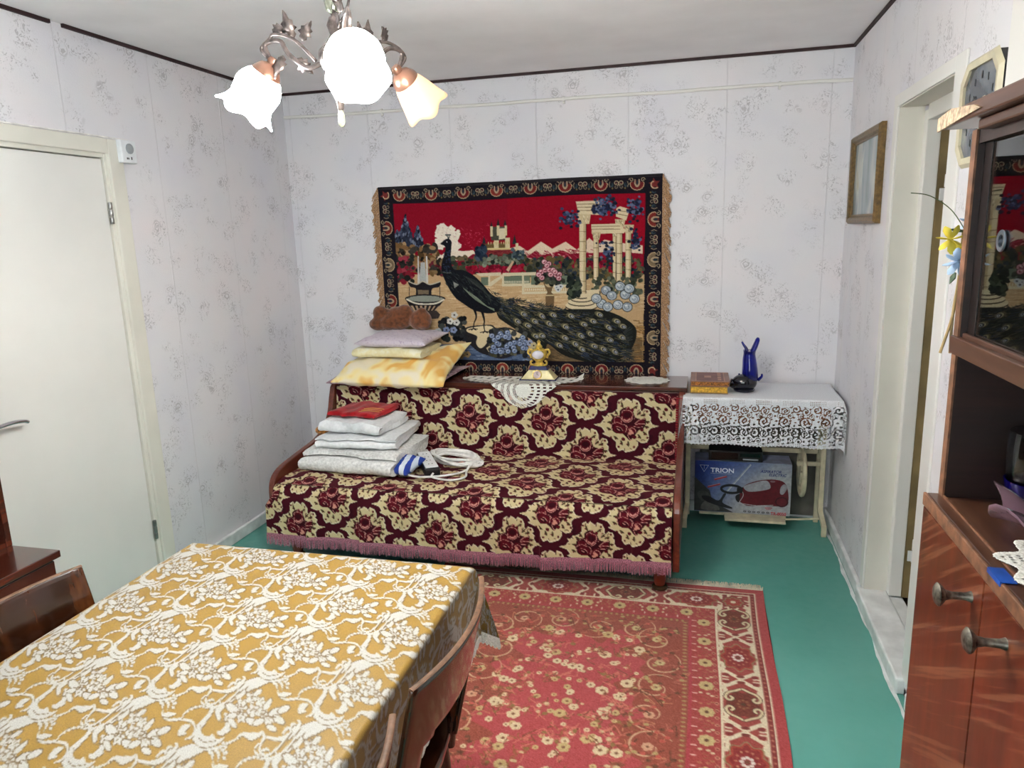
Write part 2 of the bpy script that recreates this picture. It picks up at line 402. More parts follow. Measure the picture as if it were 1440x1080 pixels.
# other room beyond the right door
m_hall = plain('hall_paint', (112, 96, 66), .6); m_hallfloor = plain('hall_floor', (74, 54, 46), .6, scale=40, var=.3)
struct(link('floor_hall', MB().box(0, 1.5, -3.0, .2, -.1, .03), m_hallfloor))
mb = MB().box(1.4, 1.5, -3, .2, 0, H).box(.11, 1.4, .1, .2, 0, H).box(.11, 1.4, -3, -2.9, 0, H).box(.11, 1.5, -3, .2, H, H+.1)
struct(link('wall_hall', mb, m_hall))
struct(link('wall_closet', MB().box(XL-.5, XL-.4, -2.6, -1.2, 0, H).box(XL-.4, XL-.12, -2.6, -2.55, 0, H).box(XL-.4, XL-.12, -1.25, -1.2, 0, H), m_hall))
# ceiling strips and baseboards
struct(link('trim_1', MB().box(XL, 0, -.012, 0, H-.014, H), m_strip))
struct(link('trim_2', MB().box(XL, XL+.012, -1.60, -.012, H-.014, H), m_strip))
struct(link('trim_3', MB().box(XL, XL+.012, YR, -1.66, H-.014, H), m_strip))
struct(link('trim_4', MB().box(-.012, 0, YR, -.012, H-.014, H), m_strip))
bb = lambda x0, x1, y0, y1, h=.066: MB().box(x0, x1, y0, y1, 0, h)
struct(link('baseboard_left', bb(XL, XL+.02, -1.37, 0), m_white, bevel=.006))
struct(link('baseboard_left', bb(XL, XL+.02, YR, -2.39), m_white, bevel=.006))
struct(link('baseboard_back', bb(XL+.02, -.02, -.02, 0), m_white, bevel=.006))
struct(link('baseboard_right', bb(-.022, 0, -.92, 0), m_white, bevel=.008))
struct(link('baseboard_right', bb(-.022, 0, YR, -1.72), m_white, bevel=.008))
# ragged white paint line spilling from the baseboard onto the floor
P = [(-.022, 0)] + [(-.034-.008*vnoise(y*5, 1)-.003*vnoise(y*17, 4), y) for y in np.linspace(0, -2.6, 90)] + [(-.022, -2.6)]
struct(link('trim_5', MB().prism(P, 'z', 0, .002), m_white))

# door_1: cream flush door in the left wall
d1 = thing('door_1', '', '', (XL, -1.9, 0)); del d1['label'], d1['category']; struct(d1)
y0, y1, zt = D1
mb = MB().box(XL-.10, XL+.004, y1-.03, y1, 0, zt).box(XL-.10, XL+.004, y0, y0+.03, 0, zt).box(XL-.10, XL+.004, y0+.03, y1-.03, zt-.03, zt)
link('door_frame', mb, m_casing, d1, bevel=.003)
for nm, bx_ in (('casing', (y1-.012, -1.383, 0, 2.08)), ('casing', (-2.367, y0+.012, 0, 2.08)), ('casing', (y0+.012, y1-.012, zt-.012, 2.08))):
    link(nm, MB().box(XL, XL+.018, bx_[0], bx_[1], bx_[2], bx_[3]), m_casing, d1, bevel=.004)
link('door_leaf', MB().box(XL-.045, XL-.006, y0+.034, y1-.034, .012, zt-.034), m_cream, d1, bevel=.003)
for z in (.315, 1.77):
    hb = MB()
    for k in range(3): hb.lathe([(.0075, -.045+k*.031), (.0085, -.043+k*.031), (.0085, -.018+k*.031), (.0075, -.016+k*.031)], (XL+.008, y1-.034, z), 12)
    link('hinge', hb, m_steel, d1, smooth=True)
m_chrome = plain('chrome_steel', (200, 200, 205), .16, metal=1.0, var=.01)
hy = -2.225
hd = link('door_handle', MB().lathe([(.024, 0), (.024, .006), (.011, .010), (.011, .045)], (XL-.006, hy, 1.005), 18, Matrix.Rotation(PI/2, 3, 'Y'))
     .tube(sm([(XL+.04, hy, 1.005), (XL+.046, hy+.03, 1.008), (XL+.047, hy+.09, 1.010), (XL+.045, hy+.135, 1.004), (XL+.042, hy+.155, .996)], 5), [.011, .011, .011, .010, .010, .0095]+[.0095]*8+[.009]*6+[.006], 10, flat=.8), m_chrome, d1, smooth=True)
link('keyhole_plate', MB().lathe([(.022, 0), (.022, .005), (.012, .008)], (XL-.006, hy, .90), 18, Matrix.Rotation(PI/2, 3, 'Y')), m_chrome, d1, smooth=True)

# door_2: cream door in the right wall, standing open into the next room
d2 = thing('door_2', '', '', (.05, -1.3, 0)); del d2['label'], d2['category']; struct(d2)
y0, y1, zt = D2
for bx_ in ((y1, -.915, .066, 2.108), (-1.715, y0, .066, 2.108), (y0, y1, zt, 2.108)):
    link('casing', MB().box(-.008, .0, *bx_), m_cream, d2, bevel=.002)
mb = MB().box(0, .088, y1-.004, y1, .06, zt).box(0, .088, y0, y0+.004, .06, zt).box(0, .088, y0+.004, y1-.004, zt-.004, zt)
link('door_lining', mb, m_casing, d2)
mb = MB().box(.088, .138, y1-.045, y1, .06, zt-.02).box(.088, .145, y0, y0+.045, .06, zt-.02).box(.088, .145, y0+.045, y1-.045, zt-.06, zt-.0)
link('door_frame', mb, m_cream, d2, bevel=.003)
link('gap_strip', MB().box(.138, .171, y1-.050, y1-.030, .06, zt-.06), plain('gap_brown', (116, 100, 66), .6, scale=6, var=.08), d2)  # added strip, its brown stands in for the dim gap beside the leaf
link('threshold', MB().box(-.03, .09, y0-.02, y1+.02, 0, .062).box(.09, .15, y0, y1, 0, .05), m_white, d2, bevel=.008)
leaf = link('door_leaf', MB().box(.172, .76, y1-.085, y1-.047, .055, zt-.065), m_cream, d2, bevel=.003)
for z in (.29, 1.75):
    link('hinge', MB().tube([(.160, y1-.086, z-.05), (.160, y1-.086, z-.004)], .008, 10).tube([(.160, y1-.086, z+.004), (.160, y1-.086, z+.05)], .008, 10).box(.138, .160, y1-.089, y1-.083, z-.045, z+.0).box(.160, .174, y1-.089, y1-.083, z+.004, z+.045), m_white, d2, smooth=True)
# cream boxed-in riser further along the right wall
link_r = struct(link('trim_6', MB().box(-.055, 0, -2.75, -2.155, 1.2, H-.02), m_cream, bevel=.004))

# cable conduit along the back wall, with clips
cv = thing('cable_conduit', 'thin cream conduit running along the back wall below the ceiling', 'pipe', (-1.6, -.012, 2.34))
zc = lambda x: 2.334-.0078*x
link('pipe', MB().tube([(x, -.014+.002*vnoise(x*3, 0), zc(x)+.003*vnoise(x*4, 2)) for x in np.linspace(-3.19, -.005, 40)], .009, 8), m_cream, cv, smooth=True)
for x in (-.35, -1.47, -2.55): link('clip', MB().tube([(x-.006, -.014, zc(x)), (x+.006, -.014, zc(x))], .014, 10).box(x-.006, x+.006, -.012, 0, zc(x)-.022, zc(x)+.012), m_cream, cv, smooth=True)
# signal wire over the left door and the door chime
tag(link('chime_wire', MB().tube([(XL+.006, y, 2.086+.004*vnoise(y*3, 1)) for y in np.linspace(-2.38, -1.33, 24)], .0035, 6), plain('white_cable', (228, 226, 222), .45), smooth=True, loc=(XL, -1.9, 2.086)), 'thin white wire lying along the top of the left door casing', 'wire')
ch = thing('door_chime', 'small white door chime box at the corner of the left door casing', 'door chime', (XL, -1.37, 1.985))
m_plastic = plain('white_plastic', (226, 230, 234), .35, var=.02); m_greyp = plain('grey_plastic', (150, 155, 160), .5)
link('housing', MB().box(XL, XL+.042, -1.412, -1.325, 1.985, 2.082), m_plastic, ch, bevel=.006, seg=3)
link('speaker_grille', MB().lathe([(.0, 0), (.022, 0), (.022, .003), (0, .003)], (XL+.042, -1.366, 2.046), 20, Matrix.Rotation(PI/2, 3, 'Y')), m_greyp, ch)
mb = MB()
for k, dy in enumerate((-.02, -.012, .006)): mb.box(XL+.042, XL+.0435, -1.366+dy-.002, -1.366+dy+.002, 2.0, 2.008+.004*(k == 2))
link('mark', mb, plain('black_print', (30, 30, 34), .6), ch)
# portal of the added window: lets the fill daylight in
pl = bpy.data.lights.new('window_fill', 'AREA'); pl.shape = 'RECTANGLE'; pl.size = W1[1]-W1[0]; pl.size_y = W1[3]-W1[2]; pl.cycles.is_portal = True
po = bpy.data.objects.new('window_fill', pl); C.objects.link(po); po.location = (-1.6, YR-.02, (W1[2]+W1[3])/2); po.rotation_euler = (PI/2, 0, 0)
# ------------------------------------------------------------------ sofa
m_wood_red = wood('red_brown_wood', (70, 26, 16), (96, 38, 24), (120, 54, 34), 'y', 9, .3, .4)
m_ledge = wood('ledge_wood', (58, 24, 16), (84, 36, 24), (108, 50, 34), 'x', 10, .22, .6)
m_black = plain('black_cushion_cloth', (22, 18, 18), .9)  # near-black cloth of the cushions under the throw
sofa = thing('sofa', 'dark wood framed sofa with a flat-topped back ledge against the back wall', 'sofa', (-1.81, -.55, 0))
side = sm([(-.04, .795), (-.33, .795), (-.39, .74), (-.43, .64), (-.50, .565), (-.62, .525), (-.80, .505), (-.97, .485), (-1.05, .455), (-1.085, .40), (-1.09, .28), (-1.085, .12)], 4)
side_o = [tuple(p) for p in side] + [(-.04, .12)]
for x0, x1 in ((-2.835, -2.803), (-.818, -.786)):
    link('side_panel', MB().prism(side_o, 'x', x0, x1), m_wood_red, sofa, bevel=.006, seg=3)
link('back_ledge', MB().box(-2.845, -.776, -.352, -.036, .786, .812).box(-2.815, -.806, -.345, -.036, .755, .786), m_ledge, sofa, bevel=.005, seg=3)
link('back_panel', MB().box(-2.803, -.818, -.10, -.04, .15, .76), m_wood_red, sofa)
bkp = [(-.12, .42), (-.12, .757), (-.335, .757), (-.352, .72), (-.395, .45), (-.395, .42)]
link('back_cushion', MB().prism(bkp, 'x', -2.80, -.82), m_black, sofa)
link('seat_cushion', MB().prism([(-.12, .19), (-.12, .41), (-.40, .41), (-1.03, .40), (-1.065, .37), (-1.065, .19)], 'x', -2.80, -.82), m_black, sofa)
link('front_rail', MB().box(-2.80, -.82, -1.075, -1.04, .13, .20), m_wood_red, sofa, bevel=.004)
for x in (-2.74, -.875):
    for y in (-1.02, -.12):
        lf = link('leg', MB().lathe([(.022, .022), (.026, .04), (.034, .09), (.045, .13), (.05, .15)], (x, y, 0), 16), plain('orange_red_lacquer', (120, 40, 22), .3, coat=.5), sofa, smooth=True)
        link('foot_cap', MB().lathe([(.031, .0075), (.036, .010), (.036, .020), (.029, .026)], (x, y, 0), 16), plain('bronze_cap', (90, 70, 50), .4, metal=.6), lf, smooth=True)

# the velour throw: dark burgundy with cream baroque medallions
TW, TH = .443, .332
tw_, th_ = 616, 462             # canvas pixels of a repeat (x2 sampling)
k9 = .99*616/.443/(9*247)           # sketch unit -> canvas pixel
cv = Canvas(tw_, th_, (64, 12, 26))
OUT = [(-405, 15), (-315, -5), (-295, -35), (-275, -55), (-300, -95), (-255, -85), (-225, -130), (-175, -135), (-115, -185), (-122, -245), (-110, -288), (-65, -312), (-42, -282), (-15, -318), (25, -300), (45, -280), (75, -310), (130, -288), (158, -235), (158, -190), (172, -160), (205, -198), (258, -185), (275, -145), (255, -122), (285, -95), (275, -55), (305, -8), (385, 8),
       (285, 35), (252, 75), (265, 155), (240, 208), (180, 222), (130, 192), (138, 245), (100, 308), (30, 330), (-15, 338), (-42, 308), (-95, 328), (-128, 275), (-130, 215), (-175, 175), (-245, 145), (-300, 122), (-262, 102), (-305, 45)]
CREAM, CREAM2 = (212, 197, 152), (232, 221, 188)
BUR, DBU, PINK, GRN = (88, 14, 28), (52, 9, 20), (220, 158, 146), (70, 58, 38)
def medallion(c, ox, oy):
    k = k9
    def t(P): return np.asarray(P, float)*k+np.array([ox, oy])
    def poly(P, col, al=1): c.poly(t(P), col, al)
    def ell(x, y, rx, ry, col, rot=0): c.ell(x*k+ox, y*k+oy, rx*k, ry*k, col, rot)
    def line(P, wd, col): c.line(t(sm(P, 5)), wd*k*.62, col)
    poly(OUT, CREAM2); poly(np.array(OUT)*.955, CREAM)
    for x, y in ((-100, -260), (115, -255), (235, -165), (245, 150), (-95, 275), (90, 270), (-190, 165)): ell(x, y, 14, 14, BUR)
    for pts in (((-60, -300), (-75, -270), (-55, -250)), ((60, -295), (60, -260)), ((215, -180), (190, -140), (215, -110)), ((150, -180), (130, -170), (125, -150)), ((220, 190), (190, 175), (170, 190)), ((-20, 320), (-25, 290)), ((60, 300), (40, 285)), ((-290, -20), (-260, -25)), ((-240, -110), (-220, -90)), ((135, 200), (110, 190))): line(pts, 12, DBU)
    # bouquet
    poly(sm([(-190, -40), (-150, -95), (-90, -110), (-85, -165), (-20, -205), (60, -170), (100, -90), (170, -70), (215, -90), (225, -20), (200, 40), (150, 60), (95, 130), (40, 190), (-10, 150), (-60, 110), (-130, 110), (-185, 60)], 4, True), DBU)
    for x, y, rx, ry, r_ in ((0, -100, 72, 72, 0), (-110, -20, 62, 52, .3), (-85, 60, 80, 55, .2), (150, -20, 66, 34, -.5), (50, 70, 52, 58, .4), (10, -190, 22, 26, 0), (60, -175, 20, 22, 0), (-40, 180, 24, 20, .5), (90, 150, 26, 22, 0), (180, 60, 22, 18, 0)):
        ell(x, y, rx, ry, BUR, r_)
    ell(0, -112, 44, 36, DBU); ell(-90, 70, 45, 28, DBU, .2)
    for pts, wd in ((((-65, -130), (-50, -165), (10, -172), (55, -150), (66, -110), (50, -75)), 11), (((-62, -95), (-50, -45), (0, -25), (50, -50), (60, -85)), 13), (((-40, -60), (0, -45), (40, -72)), 26),
                    (((-150, -20), (-150, -75), (-95, -90), (-65, -60), (-70, -20)), 10), (((-175, 70), (-185, 10), (-120, -20), (-60, 0), (-20, 10), (-5, 60), (-20, 100)), 11), (((-130, 30), (-80, 40), (-45, 80)), 10), (((-120, 55), (-85, 75)), 16),
                    (((95, -10), (150, -60), (215, -75)), 12), (((100, 0), (160, -15), (220, -10)), 12), (((80, 20), (140, 30), (190, 20)), 9), (((20, 60), (60, 40), (100, 60), (110, 100)), 11), (((30, 90), (60, 80), (80, 110)), 11), (((10, 120), (30, 170), (60, 190)), 11),
                    (((-15, -185), (20, -215), (60, -205)), 8), (((80, -60), (110, -120), (120, -180)), 8), (((-10, 10), (10, 40)), 12)):
        line(pts, wd, PINK)
    for x, y, r_ in ((-170, -100, .6), (-130, -140, 1.0), (-205, -20, 0), (-215, 60, .5), (140, -140, -.8), (190, -120, -.4), (230, 20, .2), (215, 100, .7), (150, 140, 1), (20, 235, 1.5), (-60, 225, 1.2), (-130, 165, .6), (95, -210, -.6), (-60, -230, 1.2), (240, -40, 0)):
        ell(x, y, 34, 12, GRN, r_); ell(x+14*math.cos(r_+1.2), y+14*math.sin(r_+1.2), 12, 9, BUR)
    for x, y in ((45, 75), (60, 95), (35, 110)): ell(x, y, 22, 16, (214, 150, 132), .5)
for ix in (-1, 0, 1):
    for iy in (-1, 0, 1):
        for ox, oy in ((0, 0), (.5, .5)):
            X, Y = (ox+ix)*tw_+154, (oy+iy)*th_+115.5
            # darker pods between the medallions
            for dx, dy, rr in ((.25, -.30, .6), (.25, .30, -.6), (-.25, -.28, -.6), (-.25, .28, .6)):
                cv.ell(X+dx*tw_, Y+dy*th_, 46, 24, (52, 9, 24), rr); cv.ell(X+dx*tw_, Y+dy*th_, 14, 8, (84, 18, 36), rr)
for ix in (-1, 0, 1):
    for iy in (-1, 0, 1):
        for ox, oy in ((0, 0), (.5, .5)): medallion(cv, (ox+ix)*tw_+154, (oy+iy)*th_+115.5)
TILE = cv.down(2)
# profile of the throw (y, z): back, seat, front flap
prof = sm([(-.362, .782), (-.375, .70), (-.392, .60), (-.408, .50), (-.418, .445), (-.445, .428), (-.55, .432), (-.72, .434), (-.90, .432), (-1.02, .428), (-1.085, .412), (-1.112, .372), (-1.118, .30), (-1.120, .22), (-1.122, .165)], 14)
seg = np.hypot(*np.diff(prof, axis=0).T); sl = np.concatenate([[0], np.cumsum(seg)]); LEN = sl[-1]
nv, nu = 330, 490
S = np.linspace(0, LEN, nv+1); Yp = np.interp(S, sl, prof[:, 0]); Zp = np.interp(S, sl, prof[:, 1])
sf = np.clip((S-(LEN-.28))/.28, 0, 1)              # 0 on the seat, 1 at the hem
SS, UU = np.meshgrid(S, np.linspace(0, 1, nu+1), indexing='ij')
FF = sf[:, None]
XLc = -2.797-.040*np.clip((sf-.25)/.2, 0, 1)-.012*sf; XRc = -.822+.0*sf
XX = XLc[:, None]+(XRc-XLc)[:, None]*UU
fold = np.zeros_like(XX)
for xc, wd, am in ((-2.62, .10, .012), (-2.33, .12, .014), (-2.10, .06, .010), (-1.92, .09, .012), (-1.63, .05, .010), (-1.42, .10, .015), (-1.18, .05, .012), (-1.0, .09, .010)):
    tt = (XX-xc)/wd; fold += 1.7*am*np.where((tt > 0) & (tt < 1), (1-tt)*np.minimum(1, tt*9), 0)
YY = Yp[:, None]-fold*FF**.8-.006*FF*np.sin(XX*14+1)
seat = np.clip((SS-.40)/.06, 0, 1)*np.clip((LEN-.30-SS)/.06, 0, 1)
ZZ = Zp[:, None]+seat*(.006*np.sin(XX*7+1)*np.sin(SS*9)+.004*np.sin(XX*17+SS*11))-.018*np.clip((XX+2.2)/1.3, 0, 1)*FF*0-.012*FF**2*np.sin(XX*3.1+.6)-.018*FF**2*np.clip((-1.8-XX)/1.0, 0, 1)
cx0 = -1.972
flap = SS > LEN-.275                  # the gathered valance is a separate piece of the same cloth
zf = np.where(flap, .40-(SS-(LEN-.275)), 0)
pu = np.where(flap, (XX+1.546)/.37, (XX-cx0)/TW); pv = np.where(flap, (.225-.035-zf)/.285, (SS-.172)/TH)
colr = sample(TILE, pu*TILE.shape[1]+77, pv*TILE.shape[0]+57.75)
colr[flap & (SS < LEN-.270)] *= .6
m_velour = dyed('velour', .85, 700, .2, .22, .1, (190, 90, 100))
cover = thing('sofa_throw', 'burgundy and cream velour throw with baroque medallions covering the sofa', 'throw', (-1.81, -.75, .43))
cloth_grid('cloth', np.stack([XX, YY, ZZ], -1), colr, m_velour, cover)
# mauve fringe along the hem
mb = MB()
m_mauve = plain('mauve_fringe', (140, 92, 106), .85, scale=300, var=.25)
hemx = XX[-1]; hemy = YY[-1]; hemz = ZZ[-1]
def hem(x): return np.interp(x, hemx, hemy), np.interp(x, hemx, hemz)
xs = np.linspace(hemx[0], hemx[-1], 620)
V = []; F = []
for i, x in enumerate(xs):
    y, z = hem(x); V += [(x, y-.003, z+.012), (x, y-.003, z-.006)]
    if i: F.append((2*i-2, 2*i, 2*i+1, 2*i-1))
mb.add(V, F)
for x in xs:
    y, z = hem(x); x2 = x+random.uniform(-.003, .003); d = random.uniform(.044, .056)
    mb.add([(x-.0015, y-.004, z), (x+.0017, y-.004, z), (x2+.0012, y-.004+random.uniform(-.003, .003), z-d), (x2-.0012, y-.004, z-d)], [(0, 1, 2, 3)])
fr = link('fringe', mb, m_mauve, cover); fr['kind'] = 'stuff'; fr['label'] = 'mauve thread fringe along the hem'
# tassel braid down the right edge of the back
mb = MB()
for k in range(26):
    z = .76-k*.0125; y = np.interp(z, Zp[::-1][-120:], Yp[::-1][-120:]) if False else -.372-(.775-z)*.13
    mb.box(-.832, -.800, y-.008, y-.003, z-.005, z+.004)
link('edge_braid', mb, plain('red_braid', (128, 24, 34), .8), cover)
# ------------------------------------------------------------------ tapestry with a peacock in a garden
TX0, TX1, TZ0, TZ1 = -2.607, -.930, .792, 1.922
RES = .0015
tw, tht = int((TX1-TX0)/RES), int((TZ1-TZ0)/RES)
def tapmap(P):
    d = FWD[None]+RGT[None]*((P[:, 0]-720)/FPX)[:, None]-UPV[None]*((P[:, 1]-540)/FPX)[:, None]
    t = -CAM[1]/d[:, 1]; q = CAM[None]+d*t[:, None]
    return np.stack([(q[:, 0]-TX0)/RES, (TZ1-q[:, 2])/RES], -1)
SK = .0041/RES                     # sketch unit in canvas pixels, for line caps
tp = Canvas(tw, tht, (24, 20, 30), tapmap, SK)
A_ = lambda P: np.asarray(P, float)/3.482+np.array([520, 230])
B_ = lambda P: np.asarray(P, float)/3.484+np.array([720, 230])
D_ = lambda P: np.asarray(P, float)/5.685+np.array([600, 330])
E_ = lambda P: np.asarray(P, float)/9.0+np.array([600, 280])
G_ = lambda P: np.asarray(P, float)/8.0+np.array([520, 240])
R_ = random.Random(5)
def jit(c, a=18): d = R_.uniform(-a, a); return tuple(min(255, max(0, x+d)) for x in c)
def blobs(conv, x0, x1, y0, y1, cols, n, r0, r1, asp=1.0):
    sc_ = {A_: 3.482, B_: 3.484, D_: 5.685, E_: 9, G_: 8}[conv]
    for _ in range(n):
        x, y = conv([(R_.uniform(x0, x1), R_.uniform(y0, y1))])[0]; r = R_.uniform(r0, r1)/sc_
        tp.ell(x, y, r, r*asp, jit(R_.choice(cols)), R_.uniform(0, 3), 1, 9)
def streaks(conv, x0, x1, y0, y1, cols, n, l0, l1, wd, ang, da=.2):
    sc_ = {A_: 3.482, B_: 3.484, D_: 5.685, E_: 9, G_: 8}[conv]
    for _ in range(n):
        p = conv([(R_.uniform(x0, x1), R_.uniform(y0, y1))])[0]; l = R_.uniform(l0, l1)/sc_; a = ang+R_.uniform(-da, da)
        tp.line([p, p+np.array([math.cos(a), math.sin(a)])*l], wd/sc_, jit(R_.choice(cols), 12))
TCREAM, TCREAM2 = (224, 208, 172), (196, 176, 136)
# sky, ground, water
tp.poly(A_([(105, 170), (766, 130), (766, 600), (130, 600)]), (140, 8, 34)); tp.poly(B_([(-20, 175), (660, 145), (640, 600), (-20, 600)]), (146, 6, 32))
tp.poly([(553, 385), (906, 385), (904, 512), (556, 512)], (196, 164, 122))
streaks(A_, 100, 766, 590, 880, [(208, 180, 140), (176, 142, 104), (216, 190, 150)], 420, 20, 60, 3, 0, .08)
streaks(B_, 0, 640, 590, 720, [(208, 180, 140), (176, 142, 104), (216, 190, 150)], 260, 20, 60, 3, 0, .08)
tp.poly([(556, 484), (700, 482), (770, 500), (770, 514), (556, 514)], (86, 104, 136))
streaks(A_, 110, 800, 900, 985, [(108, 126, 156), (60, 76, 106), (128, 146, 172)], 160, 20, 50, 3, 0, .06)
tp.poly(np.concatenate([D_([(840, 830), (1000, 850), (1137, 860)]), B_([(600, 840), (640, 850), (640, 985), (60, 985)]), D_([(860, 985)])]), (116, 96, 68))
streaks(B_, 60, 600, 900, 980, [(96, 80, 58), (140, 116, 80), (84, 72, 56)], 200, 14, 40, 3, .2, .3); streaks(B_, 590, 640, 760, 975, [(176, 138, 84), (150, 112, 66), (110, 84, 54)], 90, 14, 36, 3, 0, .15)
# mountains
tp.poly(B_([(-30, 420), (40, 404), (80, 430), (145, 385), (200, 420), (265, 386), (320, 425), (380, 368), (420, 400), (455, 375), (520, 388), (640, 400), (640, 500), (-30, 500)]), (226, 204, 178))
tp.poly(B_([(-30, 450), (40, 440), (80, 455), (115, 430), (150, 450), (200, 440), (250, 428), (290, 445), (340, 440), (400, 440), (500, 430), (640, 440), (640, 520), (-30, 520)]), (136, 20, 44))
streaks(B_, 0, 400, 420, 465, [(224, 190, 176), (176, 70, 84), (120, 12, 36)], 90, 14, 34, 3, .5, .5)
tp.poly(E_([(70, 760), (100, 640), (200, 700), (330, 600), (400, 640), (470, 650), (600, 640), (640, 700), (500, 760), (400, 770), (320, 740)]), (236, 222, 202))
tp.poly(E_([(300, 745), (400, 780), (500, 755), (590, 690), (660, 690), (660, 860), (250, 860)]), (128, 16, 40))
# white cloud tree behind the head
for x, y, r in ((190, 360, 50), (250, 380, 50), (320, 380, 50), (390, 440, 45), (170, 440, 50), (230, 450, 70), (300, 470, 70), (360, 500, 50), (170, 530, 50), (240, 540, 60), (190, 590, 40), (370, 590, 60), (420, 580, 30), (220, 320, 24), (150, 400, 24), (410, 400, 22), (130, 560, 30)):
    x, y = E_([(x, y)])[0]; tp.ell(x, y, r/9, r/9, jit((238, 226, 208), 6))
    for a in range(6): tp.ell(x+math.cos(a+r)*r/10, y+math.sin(a+r)*r/10, r/28, r/28, (240, 230, 214), 0, 1, 8)
streaks(E_, 150, 420, 330, 600, [(150, 60, 70), (196, 150, 140)], 40, 10, 24, 3, 1.0, 1.2)
for k in range(60):                  # pale red lacework tree
    x, y = R_.gauss(610, 70), R_.gauss(470, 70); p = E_([(x, y)])[0]
    tp.line([p, p+np.array([R_.uniform(-4, 4), R_.uniform(-4, 2)])], .5, jit((190, 66, 88)))
# conifers on the left
for cx, top, bot, wd, col in ((215, 250, 420, 95, (40, 46, 64)), (275, 305, 420, 70, (26, 28, 44)), (175, 330, 420, 60, (40, 44, 62))):
    tp.poly(A_([(cx-35, top), (cx-35+wd*.3, (top+bot)/2), (cx-35+wd*.6, bot), (cx-35-wd*.6, bot), (cx-35-wd*.3, (top+bot)/2)]), col)
    for k in range(70):
        y = R_.uniform(top, bot); h = (y-top)/(bot-top); x = cx-35+R_.uniform(-1, 1)*wd*.6*h
        p = A_([(x, y)])[0]; tp.ell(p[0], p[1], 1.5, 2.6, jit(R_.choice([(84, 96, 122), (50, 58, 80), (26, 28, 42), (120, 130, 150)]), 10), .2, 1, 8)
# brown foliage and dark shrubs left
blobs(A_, 130, 330, 400, 520, [(132, 100, 64), (96, 74, 48), (160, 128, 90), (44, 40, 36)], 170, 6, 16, 1.6)
blobs(A_, 125, 220, 450, 580, [(96, 20, 36), (36, 40, 36), (140, 40, 56), (30, 32, 30)], 90, 6, 16)
blobs(A_, 300, 380, 460, 540, [(96, 30, 40), (120, 96, 60), (40, 38, 34)], 60, 5, 12, 1.5)
# garden band in the middle distance
blobs(A_, 400, 766, 455, 530, [(60, 62, 48), (100, 84, 56), (40, 46, 40), (128, 20, 44), (78, 86, 66)], 260, 5, 13, 1.4)
blobs(A_, 480, 766, 500, 535, [(136, 16, 44), (160, 30, 56), (110, 10, 34)], 120, 7, 14, .8)
blobs(B_, 0, 640, 465, 560, [(56, 58, 46), (86, 82, 56), (36, 42, 38), (112, 96, 62), (30, 40, 52)], 420, 6, 15, 1.4)
blobs(B_, 370, 620, 480, 510, [(140, 14, 42), (110, 10, 34)], 60, 6, 12, .7)
blobs(B_, 0, 60, 495, 530, [(140, 14, 42), (160, 30, 56)], 34, 7, 13, .8)
# castle
dk, st = (40, 40, 42), (214, 200, 160)
tp.poly(E_([(770, 560), (1060, 560), (1060, 640), (770, 640)]), (104, 84, 50)); tp.poly(E_([(765, 615), (1060, 615), (1060, 640), (765, 640)]), (214, 196, 140))
tp.poly(E_([(760, 640), (1160, 640), (1160, 720), (760, 720)]), (120, 40, 44)); streaks(E_, 760, 1140, 645, 715, [(150, 66, 56), (86, 24, 34)], 50, 10, 40, 6, 0, .1)
tp.poly(E_([(815, 350), (1025, 350), (1025, 440), (1000, 520), (830, 520), (815, 440)]), (74, 74, 62)); tp.poly(E_([(930, 370), (1025, 370), (1010, 440), (1000, 500), (920, 510)]), (214, 202, 172))
for x, y0, y1, w_ in ((828, 300, 345, 30), (912, 262, 335, 40), (1000, 280, 335, 40), (1120, 470, 570, 60), (735, 480, 560, 46)): tp.poly(E_([(x, y0-20), (x+w_/2, y1), (x-w_/2, y1)]), dk)
for x, w_, y0, y1 in ((830, 30, 345, 470), (912, 34, 335, 460), (1010, 28, 335, 460), (1150, 34, 560, 720), (890, 60, 520, 620), (1030, 60, 490, 620), (760, 34, 560, 640)): tp.poly(E_([(x-w_/2, y0), (x+w_/2, y0), (x+w_/2, y1), (x-w_/2, y1)]), st if x != 760 else (90, 74, 46))
for k in range(9): tp.poly(E_([(785+k*32, 540), (797+k*32, 540), (797+k*32, 570), (785+k*32, 570)]), (196, 178, 126))
blobs(E_, 640, 760, 600, 760, [(34, 50, 72), (50, 66, 84), (26, 36, 54)], 40, 16, 34, 1.5); blobs(E_, 730, 1200, 700, 830, [(64, 76, 60), (96, 104, 90), (36, 44, 40), (120, 130, 110)], 90, 14, 30); blobs(E_, 1080, 1240, 640, 760, [(80, 96, 104), (50, 62, 72)], 26, 14, 26)
# balustrades and steps
bl = (214, 204, 172)
for pts in (((400, 305), (600, 298), (600, 325), (430, 328)), ((610, 305), (880, 300), (880, 325), (615, 328)), ((610, 390), (850, 385), (850, 408), (610, 410)), ((770, 405), (1137, 400), (1137, 420), (770, 425)), ((765, 455), (1137, 448), (1137, 468), (765, 475))): tp.poly(D_(pts), bl)
tp.poly(D_([(470, 400), (640, 300), (650, 310), (520, 410)]), bl); tp.poly(D_([(640, 280), (690, 210), (705, 215), (660, 295)]), (206, 170, 140))
for x0, x1, y0, y1 in ((440, 510, 335, 400), (620, 830, 330, 388), (840, 900, 325, 400), (1010, 1130, 330, 400)): tp.poly(D_([(x0, y0), (x1, y0), (x1, y1), (x0, y1)]), (104, 118, 100))
for k in range(22): p = D_([(628+k*10, 376), (775+k*17, 438)]); tp.ell(p[0, 0], p[0, 1], .55, 1.8, (226, 216, 188), 0, 1, 8) if k < 20 else None; tp.ell(p[1, 0], p[1, 1], .8, 1.9, (226, 216, 188), 0, 1, 8)
